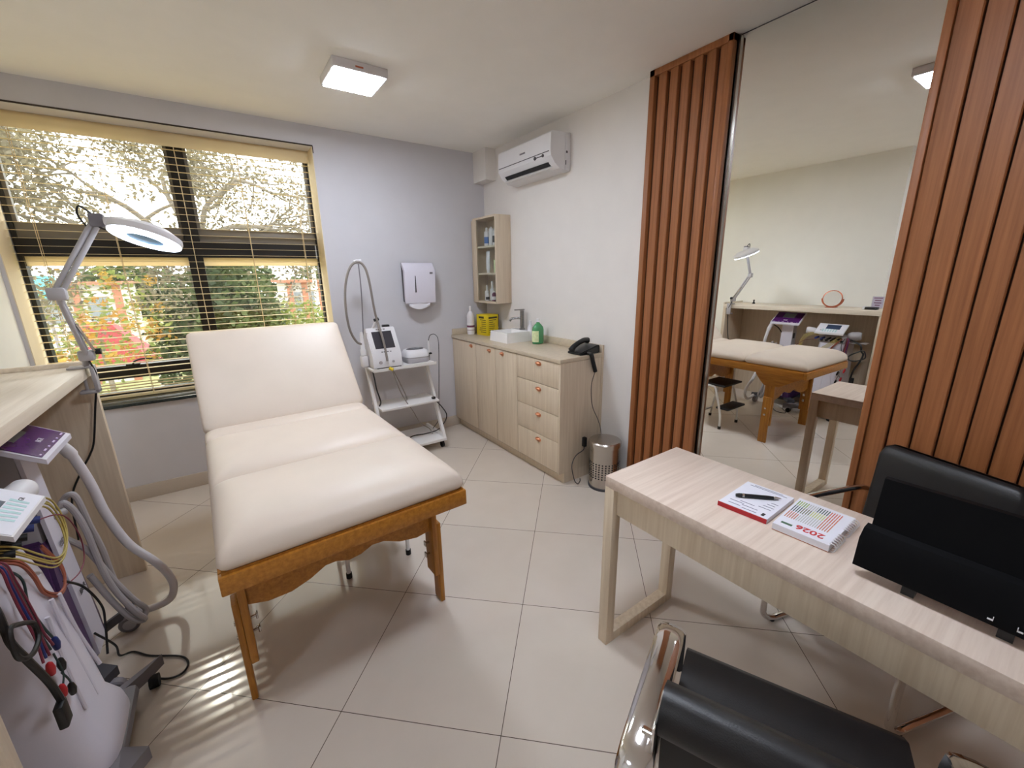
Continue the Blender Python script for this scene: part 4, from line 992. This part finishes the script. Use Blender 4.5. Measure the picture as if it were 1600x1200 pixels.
# chair on the wall side of the desk (cantilever tube with padded back)
hb = math.atan2(.33, -.94)
ch1 = make_chair('visitor_chair', 'black padded chair with tubular chrome frame between desk and walnut panel', (1.715, .39, 0), hb, W=.51)
pad(B(True), .44, .46, .42, .07).xf(MX4.Translation((-.44, 0, 0))).build('seat', m_leather, ch1, ang=60)
b = B(True)
L = []
for z, x0, x1, hw in ((.47, -.455, -.415, .20), (.50, -.465, -.41, .215), (.68, -.490, -.44, .222), (.79, -.502, -.447, .222), (.825, -.507, -.457, .212), (.838, -.497, -.472, .19)):
    L.append(rr4(x0, x1, -hw, hw, z, .02))
b.loft(L); b.build('backrest', m_leather, ch1, ang=60)
B(True).cyl((-.44, -.25, .40), (-.44, .25, .40), .011).cyl((-.06, -.255, .40), (-.06, .255, .40), .011).build('seat_rail', m_chrome, ch1)
# foreground chair
hf = math.radians(23.5)
ch2 = make_chair('sling_chair', 'black leather chair with wide polished chrome arms in the near foreground', (1.085, .30, 0), hf, W=.55, arm_z=.645, wide=True)
b = B(True)
def sling(pts, th, w, n=14):
    P = [V((x, 0, z)) for x, z in pts]; L = []
    for i, p in enumerate(P):
        a = P[max(i-1, 0)]; c = P[min(i+1, len(P)-1)]; td = (c-a).normalized(); nr = V((-td.z, 0, td.x)); L.append((p, nr))
    up = [(p+nr*th/2) for p, nr in L]; dn = [(p-nr*th/2) for p, nr in L][::-1]
    ring = up+dn
    return [[(q.x, y, q.z) for q in ring] for y in (-w/2, -w/2+.008, w/2-.008, w/2)]
seat = [(.0, .43), (.0, .45), (-.02, .462), (-.10, .455), (-.20, .445), (-.27, .442), (-.31, .455), (-.34, .49), (-.36, .55), (-.37, .62)]
b.loft(sling(seat, .026, .49)); b.build('seat', m_leather, ch2, ang=60)
b = B(True)
roll = [(-.355, .52), (-.37, .62), (-.38, .69), (-.392, .725), (-.415, .738), (-.436, .728), (-.444, .70), (-.434, .678)]
b.loft(sling(roll, .036, .49)); b.build('backrest', m_leather, ch2, ang=60)
b = B(True); b.loft(sling([(-.415, .69), (-.41, .62), (-.395, .52), (-.37, .44)], .012, .485)); b.build('back_sling', m_blackm, ch2, ang=60)
for z, x in ((.672, -.442), (.66, -.432)):
    B(True).tube([(x+.012, -.24, z), (x+.012, .24, z)], .004, n=6, sub=1).build('seam_piping', m_black, ch2)
for sy in (-1, 1):
    B(True).cyl((-.44, sy*.25, .64), (-.44, sy*.278, .64), .018, n=16, bev=.004).build('bolt', m_chrome, ch2)
    B(True).box((-.475, sy*.246, .57), (-.38, sy*.252, .71), .003).build('side_plate', m_chrome, ch2)
    B(True).tube([(-.455, sy*.265, .63), (-.49, sy*.20, .45), (-.40, sy*.10, .33)], .010, n=10).build('stay', m_chrome, ch2)
B(True).cyl((-.24, 0, .05), (-.24, 0, .40), .025).build('column', m_chrome, ch2)
for k in range(4):
    a = math.radians(45+90*k+8)
    B(True).tube([(-.24, 0, .07), (-.24+.28*math.cos(a), .28*math.sin(a), .035)], .016, n=10, sub=1).cyl((-.24+.28*math.cos(a), .28*math.sin(a), 0), (-.24+.28*math.cos(a), .28*math.sin(a), .04), .02).build('base_leg', m_chrome, ch2)
B(True).box((-.36, -.2, .40), (-.12, .2, .425), .004).build('seat_plate', m_black, ch2)

# ------------------------------------------------------------------ outside
GZ = -3.2
struct(B().box((-60, 4.3, GZ-.3), (60, 120, GZ)), 'ground', m_grass)
single(B().box((-60, 13, GZ), (60, 22, GZ+.02)), 'street', m_road, 'grey asphalt street crossing below the window', 'street', (0, 17.5, GZ))
def leaves(b, c, r, n, s, shell=.35, droop=0):
    c = V(c)
    for i in range(n):
        while True:
            p = V((random.uniform(-1, 1), random.uniform(-1, 1), random.uniform(-1, 1)))
            if shell*shell < p.length_squared < 1: break
        p = c+V((p.x*r[0], p.y*r[1], p.z*r[2]))
        u = V((random.gauss(0, 1), random.gauss(0, 1), random.gauss(0, .6)-droop)).normalized(); w = u.orthogonal().normalized()
        w = Quaternion(u, random.random()*6.28) @ w
        l = s*random.uniform(.6, 1.4)
        b.quad(p, p+u*l*.5+w*l*.28, p+u*l, p+u*l*.5-w*l*.28)
def tree(name, label, base, blobs, leafm, trunk_r, s, group='trees outside the window', trunk_top=None, extra=None):
    t = thing(name, label, 'tree', base, group=None)
    top = trunk_top or (base[0], base[1], sum(x[0][2] for x in blobs)/len(blobs))
    B().tube([base, ((base[0]*.6+top[0]*.4), base[1], base[2]*.6+top[2]*.4), top], lambda q: trunk_r*(1-.5*q), n=10).build('trunk', m_bark, t)
    b = B()
    for c, r, n in blobs: leaves(b, c, r, n, s)
    b.build('foliage', leafm, t, flat=True)
    if extra: extra(t)
    return t
tree('shrub_tree', 'dense dark green bushy tree filling the lower middle of the window', (.15, 9.6, GZ),
     [((.15, 9.6, .7), (.95, .9, 1.2), 5200), ((-.45, 9.5, .3), (.7, .7, .9), 2200), ((.5, 9.4, -.2), (1.0, .8, .9), 2600)], m_leafg, .14, .13)
tree('light_bush', 'yellow-green bush beyond the right half of the lower window', (1.6, 10.6, GZ),
     [((1.5, 10.6, .35), (.8, .7, .75), 1500), ((2.1, 11, -.1), (.9, .7, .8), 1300), ((1.0, 10.2, .0), (.6, .6, .6), 900)], m_leafl, .08, .12)
def fl(t):
    b = B()
    for k in range(34):
        c = (-1.55+random.uniform(-.75, .8), 9.0+random.uniform(-.4, .4), .95+random.uniform(-.75, .75)); leaves(b, c, (.11, .11, .09), 26, .085, 0)
    b.build('blossom', m_leafy, t, flat=True)
tree('flowering_tree', 'sparse tree with yellow-orange blossom at the lower left of the window', (-1.6, 9.0, GZ),
     [((-1.5, 9.0, 1.0), (.9, .5, .85), 700), ((-1.9, 9.0, .2), (.5, .4, .5), 260)], m_leafl, .06, .09, extra=fl)
# big bare-branched tree
bt_ = thing('old_tree', 'large old tree with crooked grey branches and thin brown leaves filling the upper window', 'tree', (-.25, 9.8, GZ))
b = B(); lf = B(); tips = []
def branch(p, d, L, r, depth):
    pts = [p]; q = p.copy(); dd = d.copy()
    for k in range(4):
        dd = (dd+V((random.gauss(0, .22), random.gauss(0, .18), random.gauss(0, .18)))).normalized(); q = q+dd*L/4; pts.append(q.copy())
    b.tube(pts, lambda t: r*(1-.45*t), n=6, sub=3)
    if depth == 0: tips.append(q); return
    for k in range(3 if depth > 1 else 2):
        i = random.choice((2, 3, 4)); nd = (dd+V((random.gauss(0, .75), random.gauss(0, .45), random.gauss(.08, .5)))).normalized()
        branch(pts[i], nd, L*random.uniform(.6, .8), r*.52, depth-1)
    if depth <= 2: tips.append(pts[3])
b.tube([(-.25, 9.8, GZ), (-.3, 9.8, -1), (-.2, 9.8, 1.3), (-.25, 9.8, 2.2)], lambda t: .2-.06*t, n=10)
o0 = V((-.25, 9.8, 2.15))
for d0, L0 in (((-.75, -.1, .6), 1.5), ((-.95, .1, .18), 1.6), ((.35, 0, .9), 1.5), ((.85, .05, .45), 1.5), ((-.3, .2, .95), 1.5), ((.95, -.1, .1), 1.3), ((-.95, -.2, .05), 1.7)):
    branch(o0+V((0, 0, random.uniform(-.35, .1))), V(d0).normalized(), L0, .055, 4)
b.build('trunk', m_bark, bt_)
for q in tips:
    leaves(lf, q, (.36, .3, .26), 44 if q.x < .1 else 15, .075, 0, .6)
lf.build('foliage', m_leafb, bt_, flat=True)
# canopy, buildings, pole
rc = thing('red_canopy', 'sloping red canvas canopy below the window behind the lamp arm', 'canopy', (-1.75, 11.5, GZ))
B().loft([[(-2.6, 10.9, -.2), (-1.15, 10.9, -.2), (-1.15, 12.6, -.2), (-2.6, 12.6, -.2)], [(-2.2, 11.5, .75), (-1.85, 11.5, .75), (-1.85, 11.8, .75), (-2.2, 11.8, .75)]]).build('canvas', m_redroof, rc)
for x in (-2.55, -1.2):
    for y in (10.95, 12.55): B().cyl((x, y, GZ), (x, y, -.18), .03).build('pole', m_white2, rc)
def building(name, label, x0, x1, y, z1, wm_, wins, pil=True, ybk=6):
    t = thing(name, label, 'building', ((x0+x1)/2, y, GZ))
    B().box((x0, y, GZ), (x1, y+ybk, z1)).build('wall', wm_, t)
    B().box((x0-.3, y-.4, z1), (x1+.3, y+ybk+.3, z1+.15)).build('roof', m_brick, t)
    n = wins
    for k in range(n):
        xa = x0+(x1-x0)*(k+.2)/n; xb = x0+(x1-x0)*(k+.75)/n
        w = B().box((xa, y-.03, z1-1.7), (xb, y, z1-.5)).build('window', m_lgrey, t)
        B().box((xa+.05, y-.05, z1-1.65), (xb-.05, y-.03, z1-.55)).build('pane', m_screen, w)
    if pil:
        for k in range(n+1):
            xx = x0+(x1-x0)*k/n; B().box((xx-.15, y-.1, GZ), (xx+.15, y, z1)).build('pilaster', m_brick, t)
    return t
building('shop_building', 'low white building with brick pilasters across the street at the left', -9.5, -3.8, 27, 1.4, m_bldg, 4)
building('house', 'white house with orange roof across the street at the right', 3.6, 6.0, 28, 1.3, m_bldg, 3)
building('garage', 'low pale building with a wide front beyond the yellow-green bush', 6.5, 11, 30, .9, m_bldg, 3, False)
sg2 = thing('street_sign', 'teal street signboard on a post at the left edge of the window', 'sign', (-5.3, 23, GZ))
B().box((-5.8, 22.95, .92), (-4.85, 23, 1.78), .02).build('board', m_teal, sg2)
B().cyl((-5.3, 23.05, GZ), (-5.3, 23.05, 1.1), .05).build('post', m_grey, sg2)
up = thing('utility_pole', 'pale concrete utility pole with crossarm across the street', 'pole', (4.3, 24, GZ))
B().cyl((4.3, 24, GZ), (4.3, 24, 3.4), .13, .09).build('shaft', m_bldg, up)
B().box((3.5, 23.95, 3.0), (5.1, 24.05, 3.12)).build('crossarm', m_bark, up)
for k, (x, y, z, r) in enumerate(((-14, 45, 1, 3.8), (-6, 48, .6, 3.8), (2, 52, 1, 3.9), (10.2, 46, .8, 3.8), (18.2, 45, 1, 3.8))):
    tree('distant_tree', ('hazy round tree behind the white shop at far left', 'hazy tree between the teal sign and the old trunk', 'hazy tree straight behind the dark bushy tree', 'hazy tree behind the orange-roofed house', 'hazy tree at the far right beyond the pale garage')[k], (x, y, GZ), [((x, y, z), (r, 2.5, 2.6), 1500)], m_leafg, .3, .7)

# ------------------------------------------------------------------ light
w = bpy.data.worlds.new('sky'); bpy.context.scene.world = w; w.use_nodes = True
bg = w.node_tree.nodes['Background']; bg.inputs['Color'].default_value = (1, .985, .96, 1); bg.inputs['Strength'].default_value = SKY
sd = bpy.data.lights.new('sun', 'SUN'); so = bpy.data.objects.new('sun', sd); C.objects.link(so)
sd.energy = SUN; sd.angle = math.radians(.2); sd.color = (1, .93, .82)
so.rotation_euler = V((.13, -1, -.89)).to_track_quat('-Z', 'Y').to_euler(); so.location = (0, 12, 12)
pd_ = bpy.data.lights.new('window_portal', 'AREA'); po = bpy.data.objects.new('window_portal', pd_); C.objects.link(po)
pd_.shape = 'RECTANGLE'; pd_.size = OX1-OX0; pd_.size_y = OZ1-OZ0; pd_.cycles.is_portal = True
po.location = ((OX0+OX1)/2, 4.16, (OZ0+OZ1)/2); po.rotation_euler = (-PI/2, 0, 0)

s = bpy.context.scene
s.view_settings.view_transform = 'Standard'; s.view_settings.look = 'None'; s.view_settings.gamma = 1; s.view_settings.use_curve_mapping = False
s.view_settings.exposure = .2
s.cycles.max_bounces = 10; s.cycles.diffuse_bounces = 6; s.cycles.glossy_bounces = 5; s.cycles.transparent_max_bounces = 12
s.cycles.sample_clamp_indirect = 6; s.cycles.caustics_reflective = False; s.cycles.caustics_refractive = False
s.cycles.use_denoising = True
